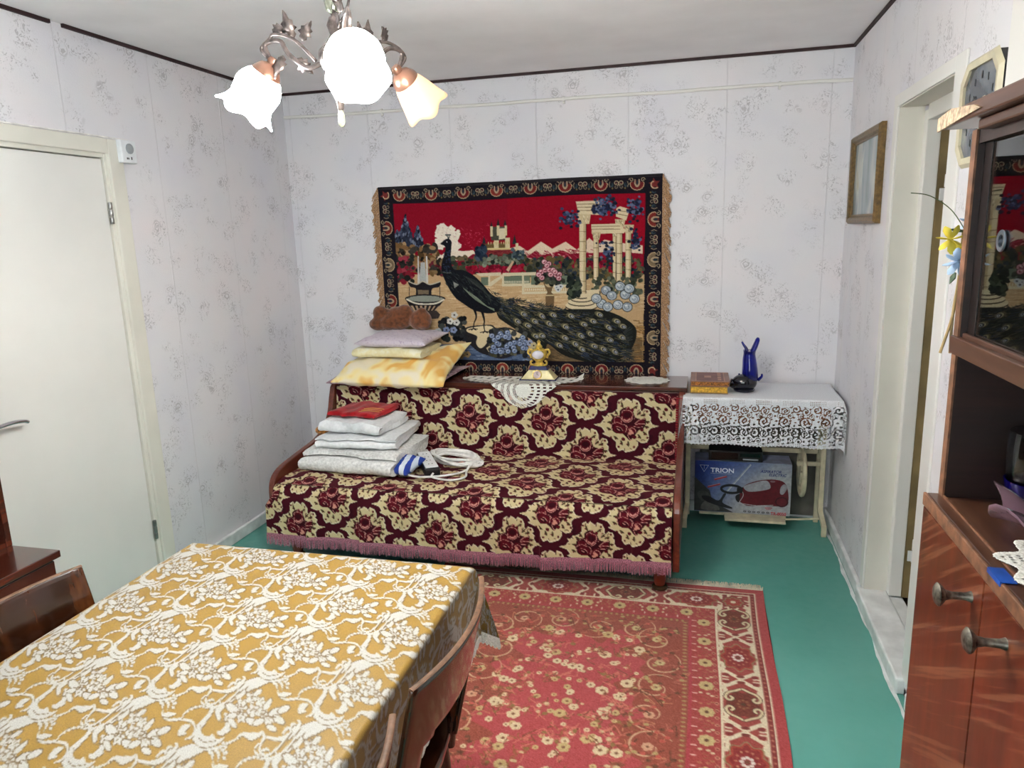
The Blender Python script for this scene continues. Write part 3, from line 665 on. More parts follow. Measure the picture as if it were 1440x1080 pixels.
for x in (505, 615, 775): tp.poly(D_([(x-8, 320), (x+8, 320), (x+8, 470 if x == 775 else 408), (x-8, 470 if x == 775 else 408)]), bl)
# fountain
tp.poly(A_([(255, 480), (275, 480), (285, 590), (245, 590)]), (176, 180, 178)); tp.poly(A_([(240, 450), (245, 450), (250, 590), (240, 590)]), (206, 206, 200)); tp.poly(A_([(280, 450), (287, 450), (292, 590), (283, 590)]), (206, 206, 200))
tp.poly(A_(sm([(195, 575), (235, 590), (265, 575), (300, 590), (350, 575), (345, 600), (310, 610), (300, 660), (235, 665), (232, 610), (205, 600)], 4, True)), (30, 28, 34)); tp.poly(A_([(240, 615), (295, 615), (292, 668), (245, 668)]), (120, 104, 84)); tp.line(A_(sm([(195, 573), (235, 588), (265, 573), (300, 588), (350, 573)], 4)), 1.6, (196, 188, 168))
tp.poly(A_(sm([(185, 650), (275, 635), (370, 650), (360, 675), (330, 710), (300, 735), (250, 735), (215, 710), (190, 675)], 4, True)), (34, 30, 34)); tp.ell(*A_([(278, 658)])[0], 25, 4.5, (146, 152, 142)); tp.line(A_(sm([(185, 660), (230, 680), (278, 684), (330, 680), (370, 660)], 4)), 2.2, (232, 224, 204))
for k in range(7): tp.poly(A_([(205+k*23, 692), (218+k*22, 692), (235+k*14, 725), (228+k*14, 725)]), (190, 160, 130))
tp.poly(A_([(235, 715), (330, 715), (350, 735), (340, 755), (280, 757), (275, 740)]), (62, 54, 52))
for x in (200, 348): tp.line(A_([(x, 600), (x, 655)]), .8, (40, 36, 36))
# columns
def col(x0, x1, y0, y1): 
    tp.poly(B_([(x0, y0), (x1, y0), (x1-1, y1), (x0+1, y1)]), TCREAM2); tp.poly(B_([(x0+3, y0), (x0+(x1-x0)*.6, y0), (x0+(x1-x0)*.6, y1), (x0+3, y1)]), TCREAM)
    for y in np.arange(y0+45, y1, 48): tp.line(B_([(x0, y), (x1, y)]), .6, (110, 90, 66))
    tp.line(B_([(x1, y0), (x1-1, y1)]), .8, (60, 50, 44))
def cap(x0, x1, y0, y1):
    tp.poly(B_([(x0, y0), (x1, y0), (x1-8, y1), (x0+8, y1)]), (206, 188, 150)); streaks(B_, x0+3, x1-10, y0+4, y1-14, [(110, 96, 74), (232, 218, 186)], 16, 8, 14, 2.5, 1.3, .4)
def beam(P): tp.poly(B_(P), TCREAM); 
col(494, 512, 345, 600); cap(490, 516, 338, 362); col(512, 541, 300, 580); cap(505, 556, 275, 315); col(556, 584, 330, 562); cap(548, 598, 300, 342)
beam([(390, 302), (525, 296), (560, 330), (548, 342), (392, 348)])
for y in (312, 326): tp.line(B_([(392, y), (530, y-4)]), .8, (120, 100, 76))
beam([(512, 222), (530, 212), (578, 225), (560, 280), (510, 262)]); tp.line(B_([(516, 232), (572, 240)]), .9, (120, 100, 76)); tp.line(B_([(512, 248), (566, 258)]), .9, (120, 100, 76))
col(400, 426, 370, 625); cap(393, 437, 338, 375)
blobs(B_, 395, 640, 560, 640, [(60, 66, 54), (40, 46, 40), (90, 96, 76)], 80, 7, 15)
col(331, 365, 292, 645); cap(320, 388, 248, 300); beam([(314, 192), (425, 186), (456, 240), (440, 256), (328, 252)])
for y in (205, 220, 236): tp.line(B_([(318, y), (440, y-3)]), .9, (120, 100, 76))
for cx, cy, rx, ry, n in ((285, 275, 48, 42, 60), (470, 210, 62, 42, 90), (600, 215, 42, 55, 70), (430, 235, 34, 26, 30), (600, 380, 26, 60, 40), (470, 430, 40, 50, 40)):
    for _ in range(n):
        x, y = cx+R_.gauss(0, rx*.5), cy+R_.gauss(0, ry*.5); p = B_([(x, y)])[0]; r = R_.uniform(5, 11)/3.48
        tp.ell(p[0], p[1], r, r*.8, jit(R_.choice([(60, 74, 108), (34, 42, 68), (26, 30, 48), (92, 108, 140)]), 10), 0, 1, 9)
for k, (rx, ry, y) in enumerate(((78, 22, 694), (66, 18, 676), (52, 15, 660), (40, 12, 646))): 
    tp.ell(*B_([(342, y+5)])[0], rx/3.48, ry/3.48, (60, 50, 42)); tp.ell(*B_([(342, y)])[0], rx/3.48, ry/3.48, TCREAM)
tp.poly(B_([(365, 620), (430, 615), (430, 660), (370, 665)]), TCREAM)
blobs(B_, 280, 330, 560, 650, [(36, 44, 40), (70, 80, 64), (28, 34, 34)], 46, 6, 14, 1.8)
# roses at the columns' foot
for x, y in ((440, 685), (462, 620), (490, 645), (520, 690), (555, 640), (565, 700), (600, 660), (530, 600), (575, 610), (470, 700), (415, 660)):
    p = B_([(x, y)])[0]; tp.ell(p[0], p[1], 7.6, 7, (48, 56, 58)); tp.ell(p[0], p[1], 6.6, 6, jit((176, 186, 196), 10))
    tp.line(spiral(p[0], p[1], 1, 5.2, R_.uniform(0, 6), 1.4, 14), .8, (92, 106, 124)); tp.ell(p[0]-1.5, p[1]-2, 2.2, 1.6, (212, 218, 220))
# urn of pink flowers
tp.poly(D_([(935, 380), (1030, 380), (1010, 430), (1000, 460), (1025, 485), (1020, 590), (955, 590), (955, 485), (970, 460), (955, 430)]), (112, 90, 62)); tp.ell(*D_([(985, 395)])[0], 6, 4.5, (190, 170, 130)); tp.line(D_([(955, 485), (1022, 485)]), 1.6, (206, 186, 146))
blobs(D_, 880, 1100, 280, 400, [(46, 52, 46), (30, 34, 34), (70, 74, 60)], 60, 12, 22)
for x, y in ((945, 220), (980, 235), (920, 300), (950, 285), (985, 285), (1015, 285), (1040, 325), (1065, 320), (925, 345), (900, 320), (965, 250), (1060, 350), (995, 320), (1030, 300)):
    p = D_([(x, y)])[0]; tp.ell(p[0], p[1], 4.2, 4, (70, 26, 38)); tp.ell(p[0], p[1], 3.6, 3.3, jit((206, 150, 160), 12)); tp.ell(p[0], p[1], 1.4, 1.3, (120, 30, 50)); tp.ell(p[0]-.8, p[1]-1, 1, .8, (240, 220, 220))
for x, y in ((1045, 425), (1075, 415), (1055, 440)): p = D_([(x, y)])[0]; tp.ell(p[0], p[1], 3.6, 3.4, (200, 204, 208)); tp.ell(p[0], p[1], 1.2, 1.1, (60, 66, 80))
# peacock's tail
tail = np.concatenate([D_([(545, 495), (640, 535), (720, 560), (820, 588), (930, 588), (1050, 600)]), B_([(300, 712), (400, 712), (480, 724), (560, 760), (605, 800), (608, 850), (585, 905), (545, 945), (470, 970), (380, 968), (300, 950), (240, 925), (180, 880)]), D_([(950, 905), (860, 845), (780, 795), (700, 742), (620, 690), (570, 640)])])
tp.poly(sm(tail, 4, True), (30, 32, 30))
tcx = D_([(560, 560)])[0]
def tail_pt(t, s_):              # t along the tail, s_ -1..1 across
    ax = np.array([[t_ for t_ in (698, 730, 770, 810, 850, 885)], [428, 440, 455, 468, 478, 486]], float)
    x = np.interp(t, np.linspace(0, 1, 6), ax[0]); y = np.interp(t, np.linspace(0, 1, 6), ax[1]); hw = np.interp(t, [0, .2, .45, .7, .9, 1], [11, 20, 28, 33, 30, 16])
    return np.array([x+.32*hw*s_*.3, y+hw*s_])
for k in range(1500):
    t, s_ = R_.uniform(0, 1), R_.uniform(-1, 1); p = tail_pt(t, s_); q = tail_pt(min(1.03, t+.045), s_*1.02)+np.array([0, R_.uniform(-1.5, 2)])
    tp.line([p, q], .75, jit(R_.choice([(52, 58, 48), (22, 24, 26), (84, 82, 62), (34, 42, 60), (112, 104, 80), (20, 20, 22), (48, 60, 84)]), 8))
for k in range(160):             # loose barbs at the rim
    t = R_.uniform(.15, 1); s_ = R_.choice([-1, 1]); p = tail_pt(t, s_*.92); tp.line([p, p+np.array([R_.uniform(2, 6), s_*R_.uniform(2, 5)])], .6, jit((40, 44, 44)))
for k in range(60):
    s_ = R_.uniform(-1, 1); p = tail_pt(.97, s_); tp.line([p, p+np.array([R_.uniform(6, 12), s_*6])], .7, jit((48, 52, 52)))
eyes = [(115, 770), (150, 840), (120, 842), (185, 782), (235, 887), (262, 850), (265, 797), (292, 745), (340, 840), (345, 905), (400, 770), (388, 832), (405, 890), (475, 800), (480, 860), (540, 848), (545, 795), (450, 905), (505, 918), (355, 785), (205, 740), (60, 735), (430, 738), (312, 880), (80, 790), (150, 745), (30, 770), (515, 770)]
for x, y in eyes:
    p = B_([(x, y)])[0]; a = .5+R_.uniform(-.2, .2)
    tp.ell(p[0]-1, p[1]-.6, 6.2, 3.6, (96, 92, 66), a); tp.ell(p[0]+.5, p[1]+.2, 4.8, 3.0, (176, 168, 132), a); tp.ell(p[0]+1, p[1]+.5, 3.6, 2.4, (42, 48, 62), a); tp.ell(p[0]+1.4, p[1]+.7, 2.0, 1.5, (206, 208, 206), a); tp.ell(p[0]+1.5, p[1]+.8, 1.0, .8, (36, 46, 78), a)
# rock, flowers, pond plants
tp.poly(D_(sm([(300, 770), (320, 735), (400, 720), (520, 715), (560, 740), (640, 735), (720, 760), (800, 800), (820, 860), (800, 930), (700, 960), (600, 985), (500, 960), (420, 930), (360, 880), (310, 840)], 4, True)), (40, 38, 42))
tp.poly(D_(sm([(330, 745), (400, 730), (500, 722), (540, 745), (520, 800), (470, 880), (430, 900), (400, 860), (410, 810), (380, 790), (330, 770)], 4, True)), (226, 208, 168)); tp.poly(D_([(640, 745), (720, 768), (790, 805), (780, 850), (700, 830)]), (214, 196, 156)); tp.poly(D_([(480, 900), (540, 860), (560, 930), (520, 960)]), (206, 190, 152))
blobs(D_, 500, 800, 750, 960, [(60, 62, 60), (36, 38, 42), (86, 84, 66)], 80, 12, 24)
for _ in range(46):
    x, y = R_.uniform(510, 800), R_.uniform(770, 930)
    if y < 770+abs(x-640)*.25: continue
    p = D_([(x, y)])[0]; tp.ell(p[0], p[1], 4.2, 3.8, (44, 52, 70)); tp.ell(p[0], p[1], 3.6, 3.2, jit((132, 148, 182), 14)); tp.ell(p[0], p[1], 1.1, 1, (50, 60, 90)); tp.ell(p[0]-1, p[1]-1.2, 1.2, .9, (192, 202, 220))
blobs(D_, 110, 310, 660, 830, [(36, 38, 42), (56, 60, 58), (24, 26, 32)], 70, 14, 28)
for x, y, cfl in ((165, 755, (130, 146, 186)), (222, 755, (140, 154, 192)), (195, 685, (220, 220, 212)), (245, 695, (214, 214, 208)), (228, 635, (206, 206, 200)), (100, 765, (190, 196, 200)), (290, 930, (196, 196, 186)), (330, 950, (176, 150, 106)), (280, 960, (150, 120, 84)), (830, 860, (150, 160, 190)), (860, 880, (196, 180, 140))):
    p = D_([(x, y)])[0]
    for a in range(5): tp.ell(p[0]+2.6*math.cos(a*1.257), p[1]+2.6*math.sin(a*1.257), 2.6, 2.2, jit(cfl, 8), 0, 1, 9)
    tp.ell(p[0], p[1], 1.3, 1.2, (60, 56, 60))
# peacock's body
body = D_(sm([(118, 68), (135, 50), (150, 36), (180, 26), (206, 48), (205, 100), (200, 170), (206, 230), (228, 272), (290, 276), (350, 300), (410, 345), (470, 410), (520, 468), (570, 505), (600, 560), (565, 612), (500, 624), (430, 612), (370, 592), (300, 545), (240, 500), (190, 430), (150, 350), (130, 290), (127, 230), (148, 150), (158, 105), (148, 82)], 5, True))
tp.poly(body, (18, 20, 28))
for k in range(260):
    t = R_.uniform(0, 1); x = 150+t*420; y = 300+t*230+R_.uniform(-90, 90); p = D_([(x, y)])[0]
    if not (130+t*0 < x < 580): continue
    a = .75+R_.uniform(-.3, .3)
    if abs(y-(330+t*200)) < 70: tp.line([p, p+np.array([math.cos(a), math.sin(a)])*R_.uniform(3, 8)], .7, jit(R_.choice([(40, 46, 46), (14, 16, 22), (62, 70, 66), (30, 38, 44)]), 6))
for k in range(9): tp.line(D_(sm([(300+k*14, 420+k*10), (380+k*14, 500+k*9), (470+k*9, 560+k*5), (545, 590+k*2)], 4)), .9, jit((120, 132, 112), 12))
for k in range(6): tp.line(D_(sm([(300+k*20, 320+k*8), (400+k*16, 400+k*10), (520, 490+k*10)], 4)), .8, jit((58, 64, 60), 8))
for k in range(7): tp.line(D_([(222+k*5, 370+k*3), (232+k*5, 420-k*4)]), .8, (150, 156, 146))
for k in range(30): p = D_([(R_.uniform(140, 200), R_.uniform(120, 300))])[0]; tp.ell(p[0], p[1], 1.2, .8, (46, 56, 84), 0, 1, 8)
tp.line(D_([(135, 292), (170, 300), (205, 296)]), 1.2, (86, 92, 84))
tp.ell(*D_([(170, 52)])[0], .8, .8, (200, 200, 196), 0, 1, 8)
for a in (-.9, -.5, 0, .4): tp.line([D_([(185, 30)])[0], D_([(185+a*24, -2)])[0]], .6, (30, 44, 50)); tp.ell(*D_([(185+a*24, -4)])[0], 1.6, 1, (44, 60, 60), 0, 1, 8)
for pts in (((388, 590), (402, 650), (385, 700), (378, 745)), ((448, 605), (466, 680), (462, 720), (470, 768))): tp.line(D_(sm(pts, 4)), [4, 2.2, 1.4, 1.4], (18, 18, 24))
for x, y in ((378, 745), (470, 768)):
    for dx, dy in ((-38, 8), (-16, 14), (24, 12), (36, 4)): tp.line(D_([(x, y), (x+dx, y+dy)]), 1.2, (20, 18, 22))
# border: navy ground, shells and scrolls
bw = .094/RES
def border_band(P): tp.poly(P, (26, 22, 32), raw=True)
border_band([(0, 0), (tw, 0), (tw, bw), (0, bw)]); border_band([(0, tht-bw), (tw, tht-bw), (tw, tht), (0, tht)]); border_band([(0, 0), (bw, 0), (bw, tht), (0, tht)]); border_band([(tw-bw, 0), (tw, 0), (tw, tht), (tw-bw, tht)])
tp.tr = None; tp.k = 1
def shell(cx, cy, s, rot, colr_):
    M = np.array([[math.cos(rot), -math.sin(rot)], [math.sin(rot), math.cos(rot)]])
    f = lambda P: np.asarray(P, float)@M.T*s+np.array([cx, cy])
    for k in range(9):
        a = PI*(k+.0)/8; p = f([(19*math.cos(a), 1+17*math.sin(a))])[0]; tp.ell(p[0], p[1], 6.4*s, 6.4*s, (206, 180, 140))
    for k in range(9):
        a = PI*(k+.0)/8; p = f([(17.5*math.cos(a), 1+15.5*math.sin(a))])[0]; tp.ell(p[0], p[1], 5.4*s, 5.4*s, colr_)
    tp.ell(*f([(0, 2)])[0], 16*s, 13*s, tuple(x*.92 for x in colr_)); tp.poly(f([(-9, -14), (-10, 2), (-5, 11), (0, 13), (5, 11), (10, 2), (9, -14), (5, -14), (5, 0), (0, 7), (-5, 0), (-5, -14)]), (176, 158, 130)); tp.ell(*f([(0, -3)])[0], 4*s, 8*s, (36, 50, 62), rot)
    for sg in (-1, 1): tp.line(f(spiral(sg*20, -12, 8, 2, 0 if sg > 0 else PI, sg*-1.1)), 2.2*s, (190, 172, 138))
def scrolls(cx, cy, s, rot):
    M = np.array([[math.cos(rot), -math.sin(rot)], [math.sin(rot), math.cos(rot)]])
    f = lambda P: np.asarray(P, float)@M.T*s+np.array([cx, cy])
    for sg in (-1, 1):
        tp.line(f(spiral(sg*9, -2, 10, 2.5, sg*.5+PI/2, sg*1.2)), 2.8*s, (180, 162, 132)); tp.line(f(spiral(sg*10, 10, 8, 2, -PI/2, -sg*1.0)), 2.2*s, (150, 134, 110))
        tp.ell(*f([(sg*10, -2)])[0], 3.2*s, 3.2*s, (84, 30, 44)); tp.ell(*f([(sg*24, 4)])[0], 5*s, 8*s, (52, 72, 82), rot); tp.ell(*f([(sg*25, 2)])[0], 2.4*s, 5*s, (24, 30, 38), rot); tp.ell(*f([(sg*22, 15)])[0], 3*s, 3*s, (120, 104, 62)); tp.line(f([(sg*30, -8), (sg*34, 2), (sg*30, 12)]), 2*s, (176, 158, 128))
nt_ = 7; pit = (tw-2*bw)/7.45
for k in range(8):
    x = bw+pit*(k+.22)
    cc = R_.choice([(122, 40, 38), (136, 52, 44), (110, 32, 36)])
    for y, r_ in ((bw*.46, 0), (tht-bw*.46, PI)):
        shell(x, y, 1.05, r_, cc)
        if k < 7: scrolls(x+pit/2, y, 1.05, r_)
pit2 = (tht-2*bw)/4.3
for k in range(5):
    y = bw+pit2*(k+.15)
    for x, r_ in ((bw*.46, -PI/2), (tw-bw*.46, PI/2)):
        if k < 4: scrolls(x, y, 1.05, r_); shell(x, y+pit2/2, 1.1, r_, (122, 44, 40) if k % 2 == 0 else (128, 110, 86))
        else: scrolls(x, y, 1.0, r_)
for x, y, r_ in ((bw*.5, bw*.5, -PI/4), (tw-bw*.5, bw*.5, PI/4), (bw*.5, tht-bw*.5, -PI*.75), (tw-bw*.5, tht-bw*.5, PI*.75)):
    tp.ell(x, y, 27, 27, (26, 22, 32)); tp.poly([(x+math.cos(r_+a)*22*(1 if i % 2 == 0 else .45), y+math.sin(r_+a)*22*(1 if i % 2 == 0 else .45)) for i, a in enumerate(np.linspace(0, 2*PI, 10, endpoint=False))], (122, 48, 46)); tp.line(spiral(x, y, 18, 8, r_, .6), 4, (214, 184, 146))
img = tp.down(2); ih, iw = img.shape[:2]
img += rng.normal(0, 4, img.shape[:2])[..., None]
U, V = np.meshgrid(np.linspace(0, 1, iw), np.linspace(0, 1, ih))
Xt = TX0+(TX1-TX0)*U; Zt = TZ1-(TZ1-TZ0)*V - .006*np.sin(U*PI*2.2)*(1-V)
Yt = -.016-.005*np.sin(U*9+V*2)*V-.004*np.sin(U*23+1)*(1-V)*.4
m_tap = dyed('tapestry_weave', .9, 500, .25, .1, .1)
tapo = thing('tapestry', 'large woven wall tapestry of a peacock in a garden with a castle and columns', 'tapestry', ((TX0+TX1)/2, -.01, TZ0))
cloth_grid('woven_picture', np.stack([Xt, Yt, Zt], -1), img, m_tap, tapo)
link('top_hem', MB().box(TX0, TX1, -.02, -.004, TZ1-.012, TZ1+.004), plain('dark_braid', (30, 26, 32), .9), tapo, bevel=.003)
m_tan = plain('tan_fringe', (146, 116, 88), .9, scale=200, var=.2)
for sg, x0 in ((-1, TX0), (1, TX1)):
    mb = MB()
    mb.box(x0-.006 if sg < 0 else x0-.002, x0+.002 if sg < 0 else x0+.006, -.018, -.012, TZ0, TZ1)
    for k in range(420):
        z = TZ0+.02+(TZ1-TZ0-.02)*k/420; l = .034+.008*math.sin(k*.21)+random.uniform(-.006, .01); dz = -.045-random.uniform(0, .035)
        x1 = x0+sg*l; y = -.016+random.uniform(-.004, .002)
        mb.add([(x0+sg*.002, y, z), (x0+sg*.002, y, z-.006), (x1-sg*.004, y-.004, z+dz-.004), (x1, y-.004, z+dz)], [(0, 1, 2, 3)])
    fo = link('fringe', mb, m_tan, tapo); fo['kind'] = 'stuff'; fo['label'] = 'tan thread fringe down the side'
# ------------------------------------------------------------------ soft things: pillows, folded linen, plush toys
def pillow_mesh(a, b, t, M, c, wr=.006, nu=36, nv=28, droop=None, seed=0, edge=.006):
    mb = MB(); c = Vector(c)
    def pt(u, v, sgn):
        s_, r_ = 2*u-1, 2*v-1
        x = a*s_*(1-.07*(1-r_*r_)*s_*s_); y = b*r_*(1-.07*(1-s_*s_)*r_*r_)
        q = max(0, (1-s_**4))*max(0, (1-r_**4)); z = sgn*(t*q**.55+edge*.5)
        z += wr*vnoise(s_*5+seed, r_*4+seed*2, sgn)*q**.3
        if droop: z += droop(s_, r_)
        p = M @ Vector((x, y, z)); return p+c
    o = len(mb.v)
    mb.grid(lambda u, v: pt(u, v, 1), nu, nv); mb.grid(lambda u, v: pt(u, 1-v, -1), nu, nv)
    n1 = (nu+1)*(nv+1)
    top = lambda i, j: j*(nu+1)+i
    bot = lambda i, j: n1+(nv-j)*(nu+1)+i
    F = []
    for i in range(nu): F += [(top(i, 0), bot(i, 0), bot(i+1, 0), top(i+1, 0)), (top(i, nv), top(i+1, nv), bot(i+1, nv), bot(i, nv))]
    for j in range(nv): F += [(top(0, j), top(0, j+1), bot(0, j+1), bot(0, j)), (top(nu, j), bot(nu, j), bot(nu, j+1), top(nu, j+1))]
    mb.f += F; mb.m += [0]*len(F)
    return mb
def print_mat(name, c0, c1, c2, scale, rough=.8, stops=(.35, .5, .65), detail=2.0, dist=.8):
    m, nt, b = base_mat(name)
    n = N(nt, 'ShaderNodeTexNoise', Scale=scale, Detail=detail, Distortion=dist); nt.links.new(coords(nt), n.inputs['Vector'])
    r = ramp(nt, [(stops[0], c0), (stops[1], c1), (stops[2], c2)]); nt.links.new(n.outputs['Fac'], r.inputs['Fac'])
    n2 = N(nt, 'ShaderNodeTexNoise', Scale=400.0, Detail=2.0); nt.links.new(coords(nt), n2.inputs['Vector'])
    nt.links.new(r.outputs['Color'], b.inputs['Base Color']); b.inputs['Roughness'].default_value = rough; b.inputs['Specular IOR Level'].default_value = .2
    b.inputs['Sheen Weight'].default_value = .15
    add_bump(nt, b, n2.outputs['Fac'], .12, .002)
    return m
m_lilac = print_mat('lilac_print_cotton', (176, 160, 182), (203, 192, 204), (209, 199, 208), 60, stops=(.3, .42, .7))
m_yellow = print_mat('yellow_cotton', (226, 216, 166), (232, 224, 180), (236, 232, 204), 26)
m_orange = print_mat('yellow_orange_print', (236, 226, 200), (240, 222, 158), (228, 176, 92), 7.0, stops=(.38, .5, .62), detail=1.0)
m_mauve_p = print_mat('mauve_print_cotton', (120, 92, 106), (168, 142, 152), (186, 164, 170), 22)
m_linen = plain('white_linen', (222, 224, 226), .85, scale=60, var=.02, bump=.1, sheen=.1)
m_quilt = plain('white_quilt', (214, 214, 212), .9, scale=70, var=.05, bump=.35, sheen=.2)
m_red = print_mat('red_cloth', (128, 8, 18), (156, 12, 24), (172, 20, 30), 18)
RZ = lambda a: Matrix.Rotation(a, 3, 'Z')
RX = lambda a: Matrix.Rotation(a, 3, 'X')
def set_pillow(name, label, mb, mat, c):
    o = link(name, mb, mat, None, smooth=75, loc=c, weld=True); return tag(o, label, 'pillow')
zl = .812
c = (-2.43, -.268, zl+.03)
set_pillow('pillow', 'mauve patterned pillow at the bottom of the pile on the sofa ledge', pillow_mesh(.36, .225, .022, RZ(-.05), c, .005, droop=lambda s_, r_: -.022*max(0, -r_-.55)/.45+.03*max(0, s_-.6)*max(0, r_), seed=2), m_mauve_p, c)
c = (-2.405, -.276, zl+.085)
set_pillow('pillow', 'large yellow and orange printed pillow under the folded yellow sheet', pillow_mesh(.35, .225, .055, RZ(-.06), c, .010, droop=lambda s_, r_: -.050*max(0, -r_-.35)/.65+.10*max(0, s_-.25)*max(0, r_+.1)+.02*r_, seed=5), m_orange, c)
def folded(cx, cy, z0, w, d, h, layers, rot, seed=0, slant=0.0, nx=26, gap=.9, lift=None):
    mb = MB(); L = layers; hl = h/L; th = hl*gap
    path = []
    for k in range(L):
        z = (k+.5)*hl; off = .010*math.sin(k*2.1+seed)
        ys = np.linspace(d/2-hl/2, -d/2+hl/2, 12)+off
        if k % 2: ys = ys[::-1]
        path += [(y, z) for y in ys]
        if k < L-1:
            sg = -1 if k % 2 == 0 else 1; yc = ys[-1]
            for a in np.linspace(-PI/2, PI/2, 7)[1:-1]: path.append((yc+sg*hl/2*math.cos(a), z+hl/2+hl/2*math.sin(a)))
    path = np.array(path); T = np.gradient(path, axis=0); T /= np.hypot(T[:, 0], T[:, 1])[:, None]+1e-9
    Nn = np.stack([-T[:, 1], T[:, 0]], -1)*th/2
    ends = np.ones(len(path)); ends[0] = ends[-1] = .5
    lo, hi = path-Nn*ends[:, None], path+Nn*ends[:, None]; n = len(path); V = []
    for i in range(nx+1):
        s_ = 2*i/nx-1
        for (y, z) in list(lo)+list(hi):
            yy = y+.010*vnoise(s_*2.3+seed, z*18)+.006*vnoise(s_*6, y*7+seed)
            zz = z+.006*vnoise(s_*3+seed, y*6, z*4)*(z/h+.25)-slant*s_*z-.35*hl*(abs(s_)**6)*(z/h)
            if lift: zz += lift(s_, yy/d*2)*z/h
            xx = s_*w/2+.010*vnoise(y*7+seed, z*25)*(abs(s_)**2)
            p = RZ(rot) @ Vector((xx, yy, 0)); V.append((cx+p.x, cy+p.y, z0+max(.001, zz)))
    F = []; m2 = 2*n
    for i in range(nx):
        o0, o1 = i*m2, (i+1)*m2
        for j in range(n-1): F += [(o0+j, o1+j, o1+j+1, o0+j+1), (o0+n+j, o0+n+j+1, o1+n+j+1, o1+n+j)]
        F += [(o0, o0+n, o1+n, o1), (o0+n-1, o1+n-1, o1+2*n-1, o0+2*n-1)]
    for j in range(n-1): F += [(j, j+1, n+j+1, n+j), (nx*m2+j, nx*m2+n+j, nx*m2+n+j+1, nx*m2+j+1)]
    return mb.add(V, F)
def linen(name, label, cat, mb, mat, c):
    return tag(link(name, mb, mat, None, smooth=60, loc=c), label, cat)
linen('folded_sheet', 'folded pale yellow sheet between the orange and the lilac pillow', 'bed sheet', folded(-2.445, -.235, zl+.145, .43, .34, .052, 2, -.04, 1), m_yellow, (-2.445, -.235, zl+.145))
c = (-2.425, -.215, zl+.232)
set_pillow('pillow', 'small lilac pillow on top of the pile on the sofa ledge', pillow_mesh(.225, .17, .030, RZ(-.06) @ RX(.07), c, .005, seed=9), m_lilac, c)
def plush(name, label, parts, mat, c, vox=.009):
    mb = MB()
    for (x, y, z), r in parts: mb.ball((x, y, z), r, 18, 12)
    o = link(name, mb, mat, None, smooth=180, loc=c, weld=True)
    q = o.modifiers.new('fuse', 'REMESH'); q.mode = 'VOXEL'; q.voxel_size = vox; q.use_smooth_shade = True
    q = o.modifiers.new('soft', 'SMOOTH'); q.iterations = 6; q.factor = .5
    return tag(o, label, 'plush toy')
m_plush = plain('brown_plush', (104, 60, 34), .95, scale=45, var=.12, bump=.7, sheen=.4)
m_plush2 = plain('golden_plush', (150, 100, 48), .95, scale=90, var=.3, bump=1.0, sheen=.4)
bz = zl+.262
plush('teddy_bear', 'brown plush bear lying behind the pillow pile on the ledge', [((-2.49, -.095, bz+.075), (.095, .06, .072)), ((-2.445, -.10, bz+.10), (.055, .05, .06)), ((-2.345, -.105, bz+.065), (.072, .058, .064)), ((-2.33, -.115, bz+.11), (.034, .03, .034)), ((-2.305, -.13, bz+.045), (.035, .035, .035)), ((-2.605, -.10, bz+.108), (.048, .042, .046)), ((-2.565, -.1, bz+.10), (.04, .035, .035)), ((-2.615, -.115, bz+.042), (.062, .045, .040)), ((-2.545, -.12, bz+.05), (.06, .045, .045))], m_plush, (-2.47, -.1, bz))
# linen on the seat
zs = .442
linen('folded_quilt', 'thick white quilt folded at the bottom of the linen pile on the seat', 'quilt', folded(-2.46, -.715, zs, .54, .44, .115, 3, -.06, 3, .02, gap=.96), m_quilt, (-2.46, -.715, zs))
linen('folded_sheet', 'white sheet folded on the quilt in the middle of the linen pile', 'bed sheet', folded(-2.45, -.685, zs+.122, .44, .40, .058, 3, .07, 6, -.02), m_linen, (-2.45, -.685, zs+.122))
linen('folded_sheet', 'white sheet folded under the red cloth on the sofa seat', 'bed sheet', folded(-2.475, -.675, zs+.188, .36, .34, .062, 2, -.10, 8, gap=.95), m_linen, (-2.475, -.675, zs+.188))
rc = thing('folded_cloth', 'red folded cloth with thin gold stripes on top of the white linen', 'cloth', (-2.49, -.62, zs+.258))
link('cloth', folded(-2.49, -.635, zs+.258, .29, .25, .026, 2, -.12, 12), m_red, rc, smooth=60)
mb = MB()
for k in range(3): 
    y = -.745+k*.03
    mb.tube([(-2.47+.1*t, y+.03*t-.012*t*t, zs+.286+.003*math.sin(t*4)) for t in np.linspace(0, 1.1, 10)], .0014, 6)
link('stripe', mb, plain('gold_thread', (206, 158, 80), .6), rc, smooth=True)
plush('plush_dog', 'small golden plush toy peeking out behind the white linen pile', [((-2.765, -.60, zs+.06), (.035, .055, .06)), ((-2.765, -.59, zs+.13), (.045, .05, .05)), ((-2.782, -.63, zs+.14), (.022, .028, .022)), ((-2.755, -.55, zs+.165), (.02, .02, .03)), ((-2.75, -.62, zs+.085), (.04, .03, .04))], m_plush2, (-2.765, -.6, zs), .008)
